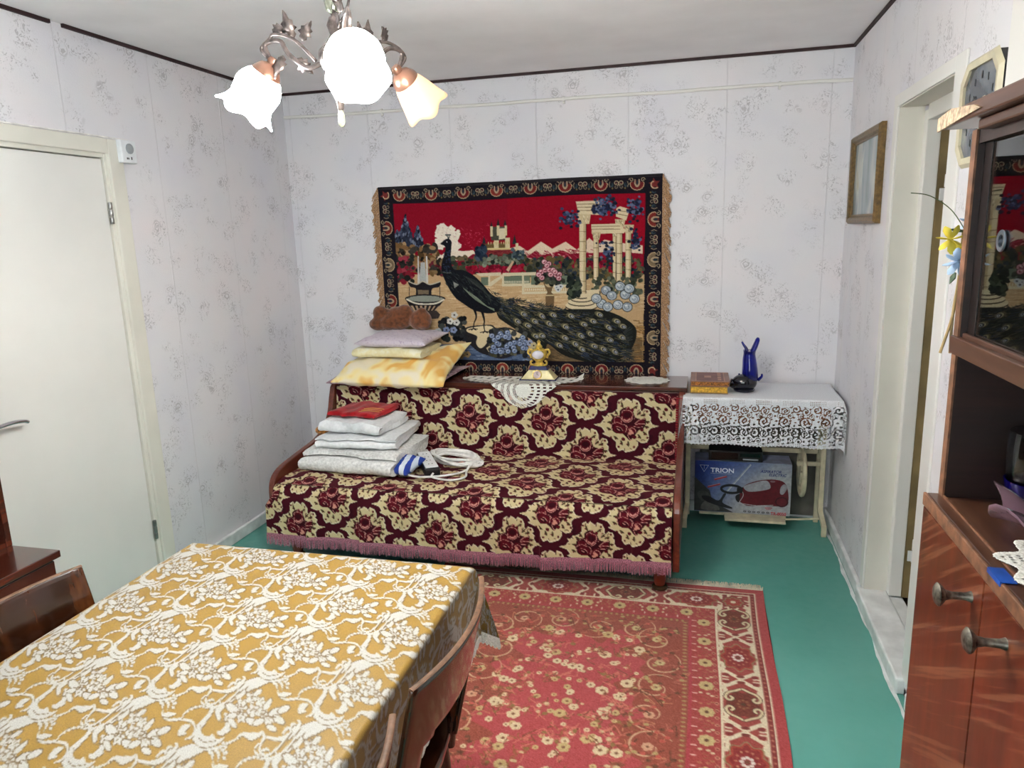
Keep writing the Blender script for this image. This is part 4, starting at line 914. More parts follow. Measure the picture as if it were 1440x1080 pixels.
# blue and white packet
pk = thing('wipes_packet', 'small blue and white plastic packet in front of the linen pile', 'packet', (-2.165, -.862, zs))
M = RZ(-.35) @ RX(.25)
c = (-2.165, -.862, zs+.042)
mb = pillow_mesh(.062, .082, .026, M, c, .004, 24, 24, seed=4)
pm, nt, b = base_mat('packet_film')
sep = N(nt, 'ShaderNodeSeparateXYZ'); nt.links.new(coords(nt, (1, 1, 1), 'Generated'), sep.inputs[0])
r = ramp(nt, [(.0, (34, 66, 158)), (.42, (214, 224, 236)), (.60, (30, 60, 156)), (.74, (200, 212, 230)), (.86, (34, 66, 158))]); r.color_ramp.interpolation = 'CONSTANT'
nt.links.new(sep.outputs[0], r.inputs['Fac']); nt.links.new(r.outputs['Color'], b.inputs['Base Color']); b.inputs['Roughness'].default_value = .25
link('film', mb, pm, pk, smooth=75, weld=True)
mb = MB()
for k in range(5):
    p0 = M @ Vector((-.045, -.03+k*.013, .026)); p1 = M @ Vector((-.012, -.03+k*.013, .030)); mb.tube([(p0.x+c[0], p0.y+c[1], p0.z+c[2]), (p1.x+c[0], p1.y+c[1], p1.z+c[2])], .0018, 5)
link('print_lines', mb, plain('blue_print', (60, 84, 150), .5), pk)
# power strip with its cable
st = thing('power_strip', 'black power strip with a white socket face lying on the seat', 'power strip', (-2.085, -.77, zs))
m_blk = plain('black_plastic', (20, 20, 23), .35, var=.1); m_wpl = plain('white_plastic_b', (236, 238, 240), .3, var=.02)
ang = math.atan2(.30, -.175)
def loc_box(mb, cx, cy, z0, L, Wd, h, a, x=0, y=0):
    P = [(-L/2+x, -Wd/2+y), (L/2+x, -Wd/2+y), (L/2+x, Wd/2+y), (-L/2+x, Wd/2+y)]
    Q = [(cx+p*math.cos(a)-q*math.sin(a), cy+p*math.sin(a)+q*math.cos(a)) for p, q in P]
    return mb.prism(Q, 'z', z0, z0+h)
link('body', loc_box(MB(), -2.085, -.77, zs, .30, .078, .042, ang), m_blk, st, bevel=.006)
fc = link('socket_face', loc_box(MB(), -2.085, -.77, zs+.042, .272, .066, .008, ang), m_wpl, st, bevel=.003)
for k in range(4):
    for sgn in (-1, 1):
        x, y = -.09+k*.06, sgn*.009
        px, py = -2.085+x*math.cos(ang)-y*math.sin(ang), -.77+x*math.sin(ang)+y*math.cos(ang)
        link('socket_hole', MB().lathe([(0, 0), (.0035, 0), (.0035, .001), (0, .001)], (px, py, zs+.0502), 8), m_blk, fc)
cb = []
for k in range(9):
    ph = k*.7
    for t in np.linspace(0, 2*PI, 26, endpoint=False):
        rx, ry = .135+.018*math.sin(ph*1.7), .085+.014*math.cos(ph*2.1)
        cb.append((-1.965+.012*math.sin(ph)+rx*math.cos(t)*.97-ry*math.sin(t)*.35, -.655+.012*math.cos(ph*1.3)+ry*math.sin(t)-.30*rx*math.cos(t)*.6, zs+.007+.0042*k+.004*math.sin(t*3+ph)))
cb += [tuple(p) for p in sm([cb[-1], (-1.86, -.80, zs+.012), (-1.84, -.90, zs+.007), (-1.90, -.955, zs+.007), (-2.0, -.93, zs+.008), (-2.005, -.905, zs+.02)], 6)][1:]
co_ = thing('extension_cable', 'white extension cable coiled on the seat behind the power strip', 'cable', (-1.965, -.66, zs))
m_cab = plain('white_cable', (228, 226, 222), .45)
link('coil', MB().tube(cb, .0055, 7), m_cab, co_, smooth=True)
link('loose_loop', MB().tube(sm([(-1.88, -.72, zs+.03), (-1.86, -.80, zs+.012), (-1.93, -.88, zs+.007), (-2.06, -.935, zs+.008), (-2.16, -.905, zs+.012), (-2.17, -.83, zs+.02)], 6), .0055, 7), m_cab, co_, smooth=True)
link('cable_tie', MB().tube([(-1.885, -.735, zs+.004), (-1.882, -.742, zs+.05), (-1.87, -.76, zs+.05)], .004, 6), m_cab, co_)

# ------------------------------------------------------------------ on the ledge: doilies and mantel clock
m_lace = plain('white_crochet', (232, 230, 220), .9, scale=300, var=.06, bump=.3)
zd = zl+.003
# big doily hanging over the front edge
n = 300; mY = 170
xs_ = np.linspace(-2.06, -1.33, n+1); ss_ = np.linspace(0, .40, mY+1)     # s runs over the top then down the front
Xd, Sd = np.meshgrid(xs_, ss_)
edge = .205
Yd = np.where(Sd < edge, -.155-Sd, -.155-edge-.012-.15*(Sd-edge)); Zd = np.where(Sd < edge, zd, zd-(Sd-edge))
rr = np.clip((Sd-edge+.012)/.024, 0, 1); Yd = np.where((Sd > edge-.012) & (Sd < edge+.012), -.155-edge+.012-.026*np.sin(rr*PI/2), Yd); Zd = np.where((Sd > edge-.012) & (Sd < edge+.012), zd-.012*(1-np.cos(rr*PI/2)), Zd)
# scalloped flap turned up at the right rear
lift_ = np.clip((Xd+1.42)/.09, 0, 1)*np.clip((.12-Sd)/.12, 0, 1); Zd = Zd+.045*lift_**2; 
xc = (Xd[:-1, :-1]+Xd[1:, 1:])/2; sc2 = (Sd[:-1, :-1]+Sd[1:, 1:])/2
keep = (((xc+1.70)/.355)**2+((sc2-.06)/.145)**2 < 1) | ((xc+1.655)**2+((sc2-.195)*1.05)**2 < .142**2) | (((xc+1.655)/.20)**2+((sc2-.17)/.10)**2 < 1) | ((np.abs(xc+1.42) < .07) & (sc2 < .12))
r0 = np.hypot(xc+1.655, (sc2-.235)*1.0); th0 = np.arctan2(sc2-.235, xc+1.655)
ring = (r0 % .034)/.034; holes = (ring > .30) & (ring < .80) & (np.sin(th0*np.maximum(10, np.round(r0*330))) > -.15) & (r0 > .03)
hang = sc2 > .125
holes2 = (~hang) & (np.abs(np.sin(xc*58+sc2*20)) > .86) & (np.abs(np.sin(sc2*46-xc*14)) > .75)
keep &= ~((hang & holes) | holes2)
d1o = cloth_grid('crochet_doily', np.stack([Xd, Yd, Zd], -1), None, m_lace, None, (-1.66, -.25, zd), keep)
tag(d1o, 'white crochet doily hanging over the front of the sofa ledge', 'doily')
def round_doily(cx, cy, z, R, name, label, sq=1.0, rot=0):
    n = 130; g = np.linspace(-R*1.05, R*1.05, n+1); X, Y = np.meshgrid(g, g); x, y = (X[:-1, :-1]+X[1:, 1:])/2, (Y[:-1, :-1]+Y[1:, 1:])/2
    r, t = np.hypot(x, y), np.arctan2(y, x); keep = r < R*(.95+.05*np.cos(t*14))
    ring = (r % (R*.24))/(R*.24); keep &= ~((ring > .35) & (ring < .75) & (np.sin(t*np.maximum(8, np.round(r/R*40))) > 0) & (r > R*.15))
    Xr, Yr = cx+X*math.cos(rot)-Y*sq*math.sin(rot), cy+X*math.sin(rot)+Y*sq*math.cos(rot)
    return tag(cloth_grid(name, np.stack([Xr, Yr, np.full_like(X, z)+.001*np.sin(X*60)], -1), None, m_lace, None, (cx, cy, z), keep, solid=.0015), label, 'doily')
round_doily(-.995, -.19, zd, .125, 'crochet_doily', 'small round crochet doily at the right end of the sofa ledge', .85)
# mantel clock figurine
ck = thing('mantel_clock', 'gilded porcelain figurine clock with navy base standing on the doily', 'clock', (-1.597, -.215, zd+.002))
m_gold = plain('gilt_porcelain', (206, 176, 84), .3, metal=.35, var=.12, scale=60, coat=.4); m_navy = plain('navy_glaze', (26, 30, 84), .2, coat=.5); m_ivory = plain('ivory_glaze', (226, 214, 160), .25, coat=.5); m_pearl = plain('white_porcelain', (222, 218, 228), .2, coat=.5)
cx, cy, cz = -1.597, -.215, zd+.002
def frustum(mb, a0, b0, a1, b1, z0, z1, mi=0):
    V = [(cx+x*a0, cy+y*b0, z0) for x, y in ((-1, -1), (1, -1), (1, 1), (-1, 1))]+[(cx+x*a1, cy+y*b1, z1) for x, y in ((-1, -1), (1, -1), (1, 1), (-1, 1))]
    return mb.add(V, [(0, 1, 2, 3), (4, 7, 6, 5), (0, 4, 5, 1), (1, 5, 6, 2), (2, 6, 7, 3), (3, 7, 4, 0)], mi)
link('base', frustum(frustum(MB(), .100, .054, .098, .052, cz, cz+.008), .094, .050, .056, .032, cz+.008, cz+.055), m_ivory, ck, bevel=.003)
link('base_band', frustum(frustum(MB(), .106, .058, .106, .058, cz, cz+.006), .056, .034, .044, .028, cz+.055, cz+.078), m_navy, ck, bevel=.002)
q = RX(PI/2-.35)
dl = link('dial', MB().lathe([(.0, .004), (.022, .004), (.026, 0), (.026, -.006)], (cx-.005, cy-.040, cz+.030), 24, q), plain('dial_pink', (206, 186, 186), .3), ck, smooth=True)
link('dial_rim', MB().lathe([(.022, .0045), (.027, .0055), (.029, 0), (.027, -.006), (.022, .0045)], (cx-.005, cy-.040, cz+.030), 24, q), m_gold, ck, smooth=True)
link('clock_hand', MB().tube([(cx-.005, cy-.0455, cz+.033), (cx-.005, cy-.043, cz+.045)], .0012, 5).tube([(cx-.005, cy-.0455, cz+.033), (cx+.006, cy-.0465, cz+.029)], .0012, 5), m_blk, dl)
link('urn', MB().lathe([(.034, .078), (.030, .086), (.020, .094), (.022, .104), (.040, .120), (.048, .142), (.044, .160), (.028, .172), (.016, .178), (.020, .186), (.012, .196), (.008, .204), (.011, .212), (.005, .222), (.0, .224)], (cx, cy, cz), 22), m_gold, ck, smooth=True)
link('medallion', MB().ball((cx, cy-.034, cz+.143), (.034, .020, .025), 18, 12), m_pearl, ck, smooth=True)
for sg in (-1, 1):
    link('handle', MB().tube(sm([(cx+sg*.036, cy, cz+.165), (cx+sg*.056, cy-.004, cz+.168), (cx+sg*.062, cy-.004, cz+.15), (cx+sg*.050, cy, cz+.135), (cx+sg*.046, cy, cz+.12)], 5), .006, 8), m_gold, ck, smooth=True)
    link('foot_scroll', MB().tube(sm([(cx+sg*.03, cy-.012, cz+.08), (cx+sg*.044, cy-.016, cz+.086), (cx+sg*.046, cy-.016, cz+.10), (cx+sg*.036, cy-.012, cz+.106)], 5), .006, 8), m_gold, ck, smooth=True)
# ------------------------------------------------------------------ sewing-machine table, lace cloth and what stands on and under it
m_beige = plain('beige_enamel', (198, 189, 160), .4, scale=20, var=.05)
m_brownwood = wood('apron_wood', (92, 56, 34), (124, 78, 48), (150, 98, 64), 'x', 8, .4, .2)
sw = thing('sewing_table', 'sewing-machine table with beige metal legs in the right back corner', 'table', (-.41, -.22, 0))
link('table_top', MB().box(-.775, -.045, -.415, -.028, .752, .777), m_brownwood, sw, bevel=.004)
link('apron', MB().box(-.745, -.075, -.39, -.05, .64, .752), m_brownwood, sw, bevel=.003)
def sq_tube(mb, P, a, b):
    for p, q in zip(P[:-1], P[1:]):
        p, q = Vector(p), Vector(q); t = (q-p).normalized(); s_ = Vector((1, 0, 0)); o_ = t.cross(s_).normalized()
        V = [p+s_*x*a+o_*y*b-t*.004 for x, y in ((-1, -1), (1, -1), (1, 1), (-1, 1))]+[q+s_*x*a+o_*y*b+t*.004 for x, y in ((-1, -1), (1, -1), (1, 1), (-1, 1))]
        mb.add(V, [(0, 1, 2, 3), (4, 7, 6, 5), (0, 4, 5, 1), (1, 5, 6, 2), (2, 6, 7, 3), (3, 7, 4, 0)])
    return mb
for x in (-.766, -.070):
    sg = 1 if x > -.4 else -1
    link('leg', sq_tube(MB(), [(x, -.205, .64), (x, -.205, .115), (x+sg*.012, -.278, .055), (x+sg*.012, -.278, .006)], .0125, .012), m_beige, sw, bevel=.002)
    link('leg', sq_tube(MB(), [(x, -.075, .64), (x, -.075, .006)], .0125, .010), m_beige, sw, bevel=.002)
link('stretcher', MB().box(-.766, -.070, -.085, -.065, .40, .425), m_beige, sw, bevel=.002)
link('stretcher', MB().box(-.20, -.070, -.212, -.198, .37, .392), m_beige, sw, bevel=.002)
link('treadle', MB().box(-.565, -.25, -.292, -.205, .060, .074).box(-.70, -.24, -.205, -.05, .058, .070), m_beige, sw, bevel=.003)
link('treadle_rod', MB().tube([(-.25, -.26, .078), (-.07, -.235, .085)], .006, 8), m_beige, sw)
wc = (-.165, -.15, .315)
wh = link('drive_wheel', MB().tube([(wc[0]+.012*math.sin(0), wc[1]+.125*math.cos(t), wc[2]+.125*math.sin(t)) for t in np.linspace(0, 2*PI, 41)], .012, 8, cap=False), m_beige, sw, smooth=True)
mb = MB()
for k in range(5):
    a = k*2*PI/5+.3; mb.tube([wc, (wc[0], wc[1]+.122*math.cos(a), wc[2]+.122*math.sin(a))], .006, 6)
link('spoke', mb, m_beige, wh, smooth=True)
P_ = [(-.70, .02)]+[(-.075+.045*math.cos(t), .065+.045*math.sin(t)) for t in np.linspace(-PI/2, 0, 6)]+[(-.075+.045*math.cos(t), .57+.045*math.sin(t)) for t in np.linspace(0, PI/2, 6)]+[(-.70, .615)]
tag(link('grey_board', MB().prism(P_, 'y', -.030, -.022), plain('grey_hardboard', (92, 88, 82), .7, scale=6, var=.1), loc=(-.4, -.026, .02)), 'grey board with rounded corners leaning on the wall behind the sewing table', 'board')
# lace tablecloth: openwork cut as real holes
res = .0028
tx0, tx1, ty0, ty1, tz = -.785, -.038, -.424, -.024, .7795
dropF, dropS = .255, .17
Us = np.arange(-dropS, (tx1-tx0)+.10+1e-9, res); Vs = np.arange(0, (ty1-ty0)+dropF+1e-9, res)
Ug, Vg = np.meshgrid(Us, Vs)
W_, D_e = tx1-tx0, ty1-ty0
def over(t, L): return np.clip(t-L, 0, None)
ox_l = np.clip(-Ug, 0, None); ox_r = over(Ug, W_); oy = over(Vg, D_e)
Xc = tx0+np.clip(Ug, 0, W_); Yc = ty1-np.clip(Vg, 0, D_e); Zc = np.full_like(Xc, tz)
fl = .012*np.sin(Ug*22)*np.clip(oy/.2, 0, 1)
drop = np.maximum(np.maximum(ox_l, ox_r), oy)
Zc = Zc-drop
corner_l = np.minimum(ox_l, oy); corner_r = np.minimum(ox_r, oy)
Xc = Xc-.010*(ox_l > 0)-.06*corner_l-.12*ox_l*0+.0*corner_r+.010*(ox_r > 0); Xc = np.where(ox_r > 0, np.minimum(Xc+.02*np.clip(ox_r/.06, 0, 1), -.012), Xc)
Yc = Yc-.006*np.clip(oy/.01, 0, 1)-fl-.34*corner_l-.20*corner_r
Xc = Xc-.035*np.clip(ox_l/.15, 0, 1)*np.clip((Vg-.02)/.2, 0, 1)*.3
Zc = Zc-.35*corner_r-.12*corner_l
uc, vc = (Ug[:-1, :-1]+Ug[1:, 1:])/2, (Vg[:-1, :-1]+Vg[1:, 1:])/2
ex = np.maximum(np.maximum(np.clip(-uc, 0, None), over(uc, W_)), over(vc, D_e))     # distance below the table edge
side_d = np.minimum(over(uc, W_), 1)
a_ = np.where(over(vc, D_e) > 0, uc, vc)          # coordinate along the hem
lim = np.where(over(vc, D_e) > 0, dropF, np.where(uc < 0, dropS, .09))
hemw = lim-.006-.006*np.abs(np.sin(a_*PI/.018))
keep = ex < hemw
pit = .128
def motif(cx, cy, rx, ry, x, y): return np.hypot((x-cx)/rx, (y-cy)/ry)
af = (a_ % pit)-pit/2
e_ = ex
hole = np.zeros_like(keep)
net = (np.sin(a_*2*PI/.0085) > .1) & (np.sin(e_*2*PI/.0085) > .1)
hole |= (e_ > .010) & (e_ < .030) & (np.abs(af) > .028) & net                                    # insertion band of net
pit = .098; af = (a_ % pit)-pit/2
for cx, cy, r in ((0, .05, .024), (.5*pit, .115, .030), (-.5*pit, .115, .030), (0, .175, .030), (.27*pit, .085, .016), (-.27*pit, .085, .016), (.25*pit, .16, .018), (-.25*pit, .16, .018), (.5*pit, .175, .022), (-.5*pit, .175, .022), (.22*pit, .215, .016), (-.22*pit, .215, .016), (.5*pit, .06, .02), (-.5*pit, .06, .02)):
    rr = np.hypot(af-cx, e_-cy); tt = np.arctan2(e_-cy, af-cx)
    hole |= (rr < r) & (np.sin(rr/r*PI*3.2+tt*1.0+cx*40) > .25) & (e_ > .032)
hole |= (e_ > .036) & (e_ < .12) & (np.sin(a_*2*PI/.032+e_*180) > .35) & (np.sin(e_*2*PI/.024-a_*90) > .35)
hole |= (e_ > .12) & (e_ < .235) & (np.sin(a_*2*PI/.024) > .25) & (np.sin(e_*2*PI/.022+a_*60) > .2)
hole |= (e_ > .225) & net
hole &= (e_ > .008) & (e_ < lim-.014)
keep &= ~hole
lc = cloth_grid('lace_tablecloth', np.stack([Xc, Yc, Zc], -1), None, plain('white_lace', (226, 228, 232), .85, scale=200, var=.03), None, (-.41, -.22, tz), keep, smooth=False)
tag(lc, 'white lace cloth draped over the corner sewing table', 'tablecloth')
# two thick volumes lying on the cloth
zt = tz+.004
def book(name, label, x0, x1, y0, y1, z0, z1, cover, page, rot=0):
    t = thing(name, label, 'book', ((x0+x1)/2, (y0+y1)/2, z0))
    c_ = .0035
    link('cover', MB().box(x0, x1, y0, y1, z0, z0+c_).box(x0, x1, y0, y1, z1-c_, z1).box(x0, x1, y1-c_, y1, z0, z1), cover, t, bevel=.001)
    link('pages', MB().box(x0+.004, x1-.004, y0+.004, y1-c_, z0+c_, z1-c_), page, t)
    return t
m_gpage = plain('gilt_page_edges', (196, 152, 48), .45, scale=90, var=.12); m_cov1 = plain('ochre_cover', (150, 112, 60), .5); m_cov2 = plain('brown_cover', (134, 96, 82), .45); m_pg2 = plain('dark_gilt_edges', (120, 76, 30), .45, scale=120, var=.35)
book('book', 'thick gilt-edged book lying at the bottom of the two on the lace cloth', -.762, -.570, -.345, -.095, zt, zt+.036, m_cov1, m_gpage)
b2 = book('book', 'brown covered book lying on top of the gilt-edged book', -.760, -.562, -.345, -.09, zt+.037, zt+.063, m_cov2, m_pg2)
m_line = plain('tan_foil', (176, 134, 112), .5)
mb = MB(); zc_ = zt+.0632
for x0, x1, y0, y1 in ((-.752, -.570, -.340, -.334), (-.752, -.570, -.102, -.096), (-.735, -.731, -.334, -.102), (-.591, -.587, -.334, -.102)): mb.box(x0, x1, y0, y1, zc_-.0005, zc_+.0004)
link('cover_frame', mb, m_line, b2)
link('cover_panel', MB().box(-.731, -.591, -.334, -.102, zc_-.0008, zc_+.0002), plain('plum_cover', (112, 72, 70), .5), b2)
for k in range(4): link('title_ornament', MB().box(-.622, -.604, -.31+k*.052, -.276+k*.052, zc_-.0002, zc_+.0006), m_line, b2)
link('title_ornament', MB().box(-.690, -.655, -.24, -.19, zc_-.0002, zc_+.0006), m_line, b2)
# cobalt glass fish
fs = thing('glass_fish', 'cobalt blue glass fish standing on the lace with its forked tail up', 'figurine', (-.475, -.235, zt))
m_cobalt = plain('cobalt_glass', (8, 18, 150), .04, trans=.75, var=.02, ior=1.5); m_dark = plain('dark_cobalt_glass', (6, 6, 22), .06, var=.02, coat=.6)
fx, fy, fz = -.468, -.235, zt
P = sm([(fx+.002, fy, fz+.035), (fx+.010, fy, fz+.07), (fx+.008, fy, fz+.12), (fx+.004, fy, fz+.175), (fx+.004, fy, fz+.212)], 6)
R = np.interp(np.linspace(0, 1, len(P)), [0, .2, .45, .7, .85, 1], [.050, .057, .053, .046, .040, .043])
mb = MB().tube(P, list(R), 20, flat=.75)
link('body', mb, m_cobalt, fs, smooth=80)
for sg, L in ((1, .082), (-1, .060)):
    Q = sm([(fx+.004+sg*.008, fy, fz+.192), (fx+.006+sg*.020, fy, fz+.222), (fx+.006+sg*.033, fy, fz+.196+L*.75), (fx+.004+sg*.040, fy, fz+.196+L*1.02)], 5)
    link('tail_fin', MB().tube(Q, list(np.interp(np.linspace(0, 1, len(Q)), [0, .4, .8, 1], [.026, .026, .021, .010] if sg > 0 else [.022, .014, .010, .008])), 12, flat=.55), m_cobalt, fs, smooth=80)
hd = link('head', MB().ball((fx-.018, fy-.022, fz+.044), (.064, .048, .046), 22, 14).lathe([(.0, .0), (.052, .0), (.056, .008), (.05, .014), (.0, .014)], (fx-.018, fy-.018, fz), 24), m_dark, fs, smooth=True)
link('mouth', MB().tube(sm([(fx-.06, fy-.02, fz+.034), (fx-.080, fy-.022, fz+.038), (fx-.092, fy-.022, fz+.044)], 4), [.030, .028, .027, .025, .023, .021, .019, .022, .024], 14), m_dark, fs, smooth=80)
link('eye', MB().ball((fx-.040, fy-.056, fz+.054), .006, 10, 8), m_pearl, fs, smooth=True)
for sg in (-1, 1): link('side_fin', MB().tube(sm([(fx+.01+sg*.040, fy-.01, fz+.055), (fx+.012+sg*.056, fy-.012, fz+.075), (fx+.012+sg*.056, fy-.01, fz+.090)], 4), [.014, .014, .013, .012, .011, .010, .009, .008, .006], 8, flat=.6), m_cobalt, fs, smooth=True)
# vacuum-cleaner carton under the table
bx0, bx1, by0, by1, bz0, bz1 = -.728, -.220, -.193, -.036, .0715, .368
bx_ = thing('appliance_carton', 'printed blue and white vacuum cleaner carton under the sewing table', 'box', ((bx0+bx1)/2, (by0+by1)/2, bz0))
link('carton', MB().box(bx0, bx1, by0+.0015, by1, bz0, bz1), plain('carton_blue_white', (150, 160, 190), .5), bx_, bevel=.002)
bw_, bh_ = bx1-bx0, bz1-bz0
kk = 1440/1.0
bc = Canvas(680, 362, (150, 154, 160)); sx, sy = 680/bw_, 362/bh_
# printed front in sketch units of 960 x 510
f_ = lambda P: (np.asarray(P, float)-np.array([75, 235]))*np.array([680/950, 362/505])
g_ = np.linspace(0, 1, 362)[:, None]; gx = np.linspace(0, 1, 680)[None]
blue = np.clip(1.15-gx*1.35-g_*.55, 0, 1)+np.clip(.25-g_*.9, 0, 1)*np.clip(gx*2, 0, 1)*.7; blue = np.clip(blue, 0, 1)[..., None]
bc.a[:] = np.array([186, 190, 196])*(1-blue)+np.array([30, 60, 150])*blue
bc.poly(f_([(75, 400), (230, 530), (260, 640), (470, 735), (75, 735)]), (64, 66, 68)); bc.poly(f_(sm([(100, 560), (190, 540), (250, 600), (160, 640)], 4, True)), (84, 86, 84)); bc.poly(f_(sm([(180, 640), (280, 650), (330, 720), (150, 720)], 4, True)), (112, 112, 108))
bc.line(f_([(628, 255), (390, 545)]), [11, 13], (206, 212, 222)); bc.line(f_([(622, 258), (388, 540)]), 3, (130, 140, 160))
bc.poly(f_(sm([(150, 590), (220, 585), (320, 625), (370, 555), (395, 560), (360, 640), (455, 685), (440, 700), (330, 680), (200, 640)], 4, True)), (34, 36, 44))
bc.poly(f_(sm([(500, 590), (545, 520), (580, 460), (680, 415), (800, 392), (910, 395), (970, 430), (1000, 520), (1000, 600), (960, 645), (780, 650), (620, 660), (560, 640)], 5, True)), (104, 22, 34))
bc.poly(f_(sm([(570, 470), (680, 425), (790, 405), (825, 475), (740, 505), (640, 520), (590, 510)], 5, True)), (176, 178, 186)); bc.poly(f_(sm([(925, 460), (960, 430), (985, 470), (950, 530), (920, 520)], 4, True)), (170, 172, 180))
bc.ell(*f_([(845, 410)])[0], 18, 7, (150, 110, 116)); bc.ell(*f_([(940, 605)])[0], 46, 36, (70, 14, 26)); bc.ell(*f_([(940, 605)])[0], 36, 28, (112, 30, 44)); bc.line(f_(sm([(545, 510), (565, 560), (520, 640)], 4)), 5, (200, 200, 206))
bc.line(f_([(345+105*(1+math.cos(t))*.95, 505+38*math.sin(t)) for t in np.linspace(0, 2*PI, 30)]), 17, (18, 18, 22)); bc.poly(f_([(500, 490), (560, 480), (555, 540), (500, 535)]), (18, 18, 22)); bc.poly(f_(sm([(490, 570), (530, 550), (525, 630), (495, 610)], 4, True)), (22, 22, 26)); bc.line(f_([(520, 640), (700, 655), (860, 640)]), 4, (204, 206, 210))
for x, y in ((335, 400), (270, 478)): bc.line(f_([(x-62, y+18), (x+62, y-18)]), 13, (176, 50, 60)); bc.line(f_([(x-60, y+10), (x+60, y-24)]), 2.5, (220, 180, 190))
bc.line(f_([(780, 672), (850, 668)]), 6, (190, 70, 76)); bc.line(f_([(790, 684), (840, 684)]), 4, (190, 90, 96))
for k in range(6): x, y = f_([(585+k*45, 718)])[0]; bc.ell(x, y, 11, 6.5, (70, 72, 78)); bc.ell(x, y, 6, 3, (170, 172, 176))
bi = bc.down(2); ih, iw = bi.shape[:2]
Ux, Vz = np.meshgrid(np.linspace(bx0, bx1, iw), np.linspace(bz1, bz0, ih))
cloth_grid('printed_front', np.stack([Ux, np.full_like(Ux, by0), Vz], -1), bi*.9, dyed('carton_print', .4, 60, .0, 0, .4), bx_)
def text(s_, x, z, size, mat, parent, y, shear=0, sx_=1.0, rot=(PI/2, 0, 0)):
    cu = bpy.data.curves.new('lettering', 'FONT'); cu.body = s_; cu.size = size; cu.shear = shear; cu.extrude = .0003; cu.offset = size*.02
    o = bpy.data.objects.new('lettering', cu); C.objects.link(o); dg = bpy.context.evaluated_depsgraph_get(); dg.update()
    me = bpy.data.meshes.new_from_object(o.evaluated_get(dg)); bpy.data.objects.remove(o)
    o = bpy.data.objects.new('lettering', me); C.objects.link(o); me.materials.clear(); me.materials.append(mat); o.parent = parent
    og = origin_of(parent); o.location = (x-og.x, y-og.y, z-og.z); o.rotation_euler = rot; o.scale = (sx_, 1, 1); return o
fx_ = lambda x: bx0+(x-75)/950*bw_
fz_ = lambda z: bz1-(z-235)/505*bh_
m_wp = plain('white_print', (214, 220, 234), .5, var=.02); m_np = plain('navy_print', (26, 42, 104), .5, var=.02); m_rp = plain('red_print', (184, 40, 48), .5, var=.02)
text('TRION', fx_(232), fz_(345), .036, m_wp, bx_, by0-.0006, 0, 1.15); text('ASPIRATOR', fx_(725), fz_(327), .0205, m_np, bx_, by0-.0006, .25, 1.0); text('ELECTRIC', fx_(805), fz_(358), .0205, m_np, bx_, by0-.0006, .25, 1.0); text('TR-8050', fx_(838), fz_(738), .024, m_rp, bx_, by0-.0006, 0, .95)
mb = MB()
for a, b_ in (((125, 280), (212, 280)), ((212, 280), (168, 345)), ((168, 345), (125, 280)), ((168, 282), (168, 318))):
    mb.tube([(fx_(a[0]), by0-.0004, fz_(a[1])), (fx_(b_[0]), by0-.0004, fz_(b_[1]))], .0018, 6, flat=.4)
mb.tube([(fx_(232), by0-.0004, fz_(356)), (fx_(445), by0-.0004, fz_(356))], .0010, 6, flat=.4)
link('emblem', mb, m_wp, bx_)
# black video recorder on the carton
vd = thing('black_recorder', 'flat black electronic device lying on top of the carton', 'device', (-.51, -.12, bz1))
link('case', MB().box(-.655, -.372, -.192, -.04, bz1+.004, bz1+.060), m_blk, vd, bevel=.003)
link('front_panel', MB().box(-.64, -.50, -.1945, -.192, bz1+.012, bz1+.052).box(-.49, -.385, -.1945, -.192, bz1+.03, bz1+.05), plain('gloss_black', (10, 10, 12), .12), vd, bevel=.001)
link('button', MB().box(-.475, -.395, -.196, -.192, bz1+.012, bz1+.020), m_greyp, vd, bevel=.001)
for x in (-.64, -.39): link('rubber_foot', MB().lathe([(.008, 0), (.009, .004)], (x, -.17, bz1), 10), m_blk, vd)
link('rubber_foot', MB().lathe([(.008, 0), (.009, .004)], (-.51, -.06, bz1), 10), m_blk, vd)
# ------------------------------------------------------------------ dining table with its cloth
m_walnut = wood('walnut_veneer', (30, 14, 7), (46, 22, 11), (80, 42, 19), 'z', 6, .2, .5, 6)
m_walnut_d = wood('dark_walnut', (40, 18, 10), (60, 28, 15), (80, 40, 22), 'x', 8, .22, .7)
m_ply = plain('plywood_edge', (100, 72, 54), .5, scale=60, var=.1)
TB = (-2.185, -1.318, -3.80, -2.442)      # x0, x1, y0, y1 of the table top
tb = thing('dining_table', 'wooden dining table hidden under the gold patterned cloth', 'table', (-1.75, -3.12, 0))
link('table_top', MB().box(TB[0], TB[1], TB[2], TB[3], .722, .747), m_walnut_d, tb, bevel=.004)
link('apron', MB().box(TB[0]+.07, TB[1]-.07, TB[2]+.07, TB[3]-.07, .64, .722), m_walnut_d, tb)
for x in (TB[0]+.10, TB[1]-.10):
    for y in (TB[2]+.10, TB[3]-.10):
        link('leg', MB().lathe([(.018, .0095 if x > -1.9 else 0), (.02, .02), (.032, .60), (.034, .72)], (x, y, 0), 14), m_walnut_d, tb, smooth=True)
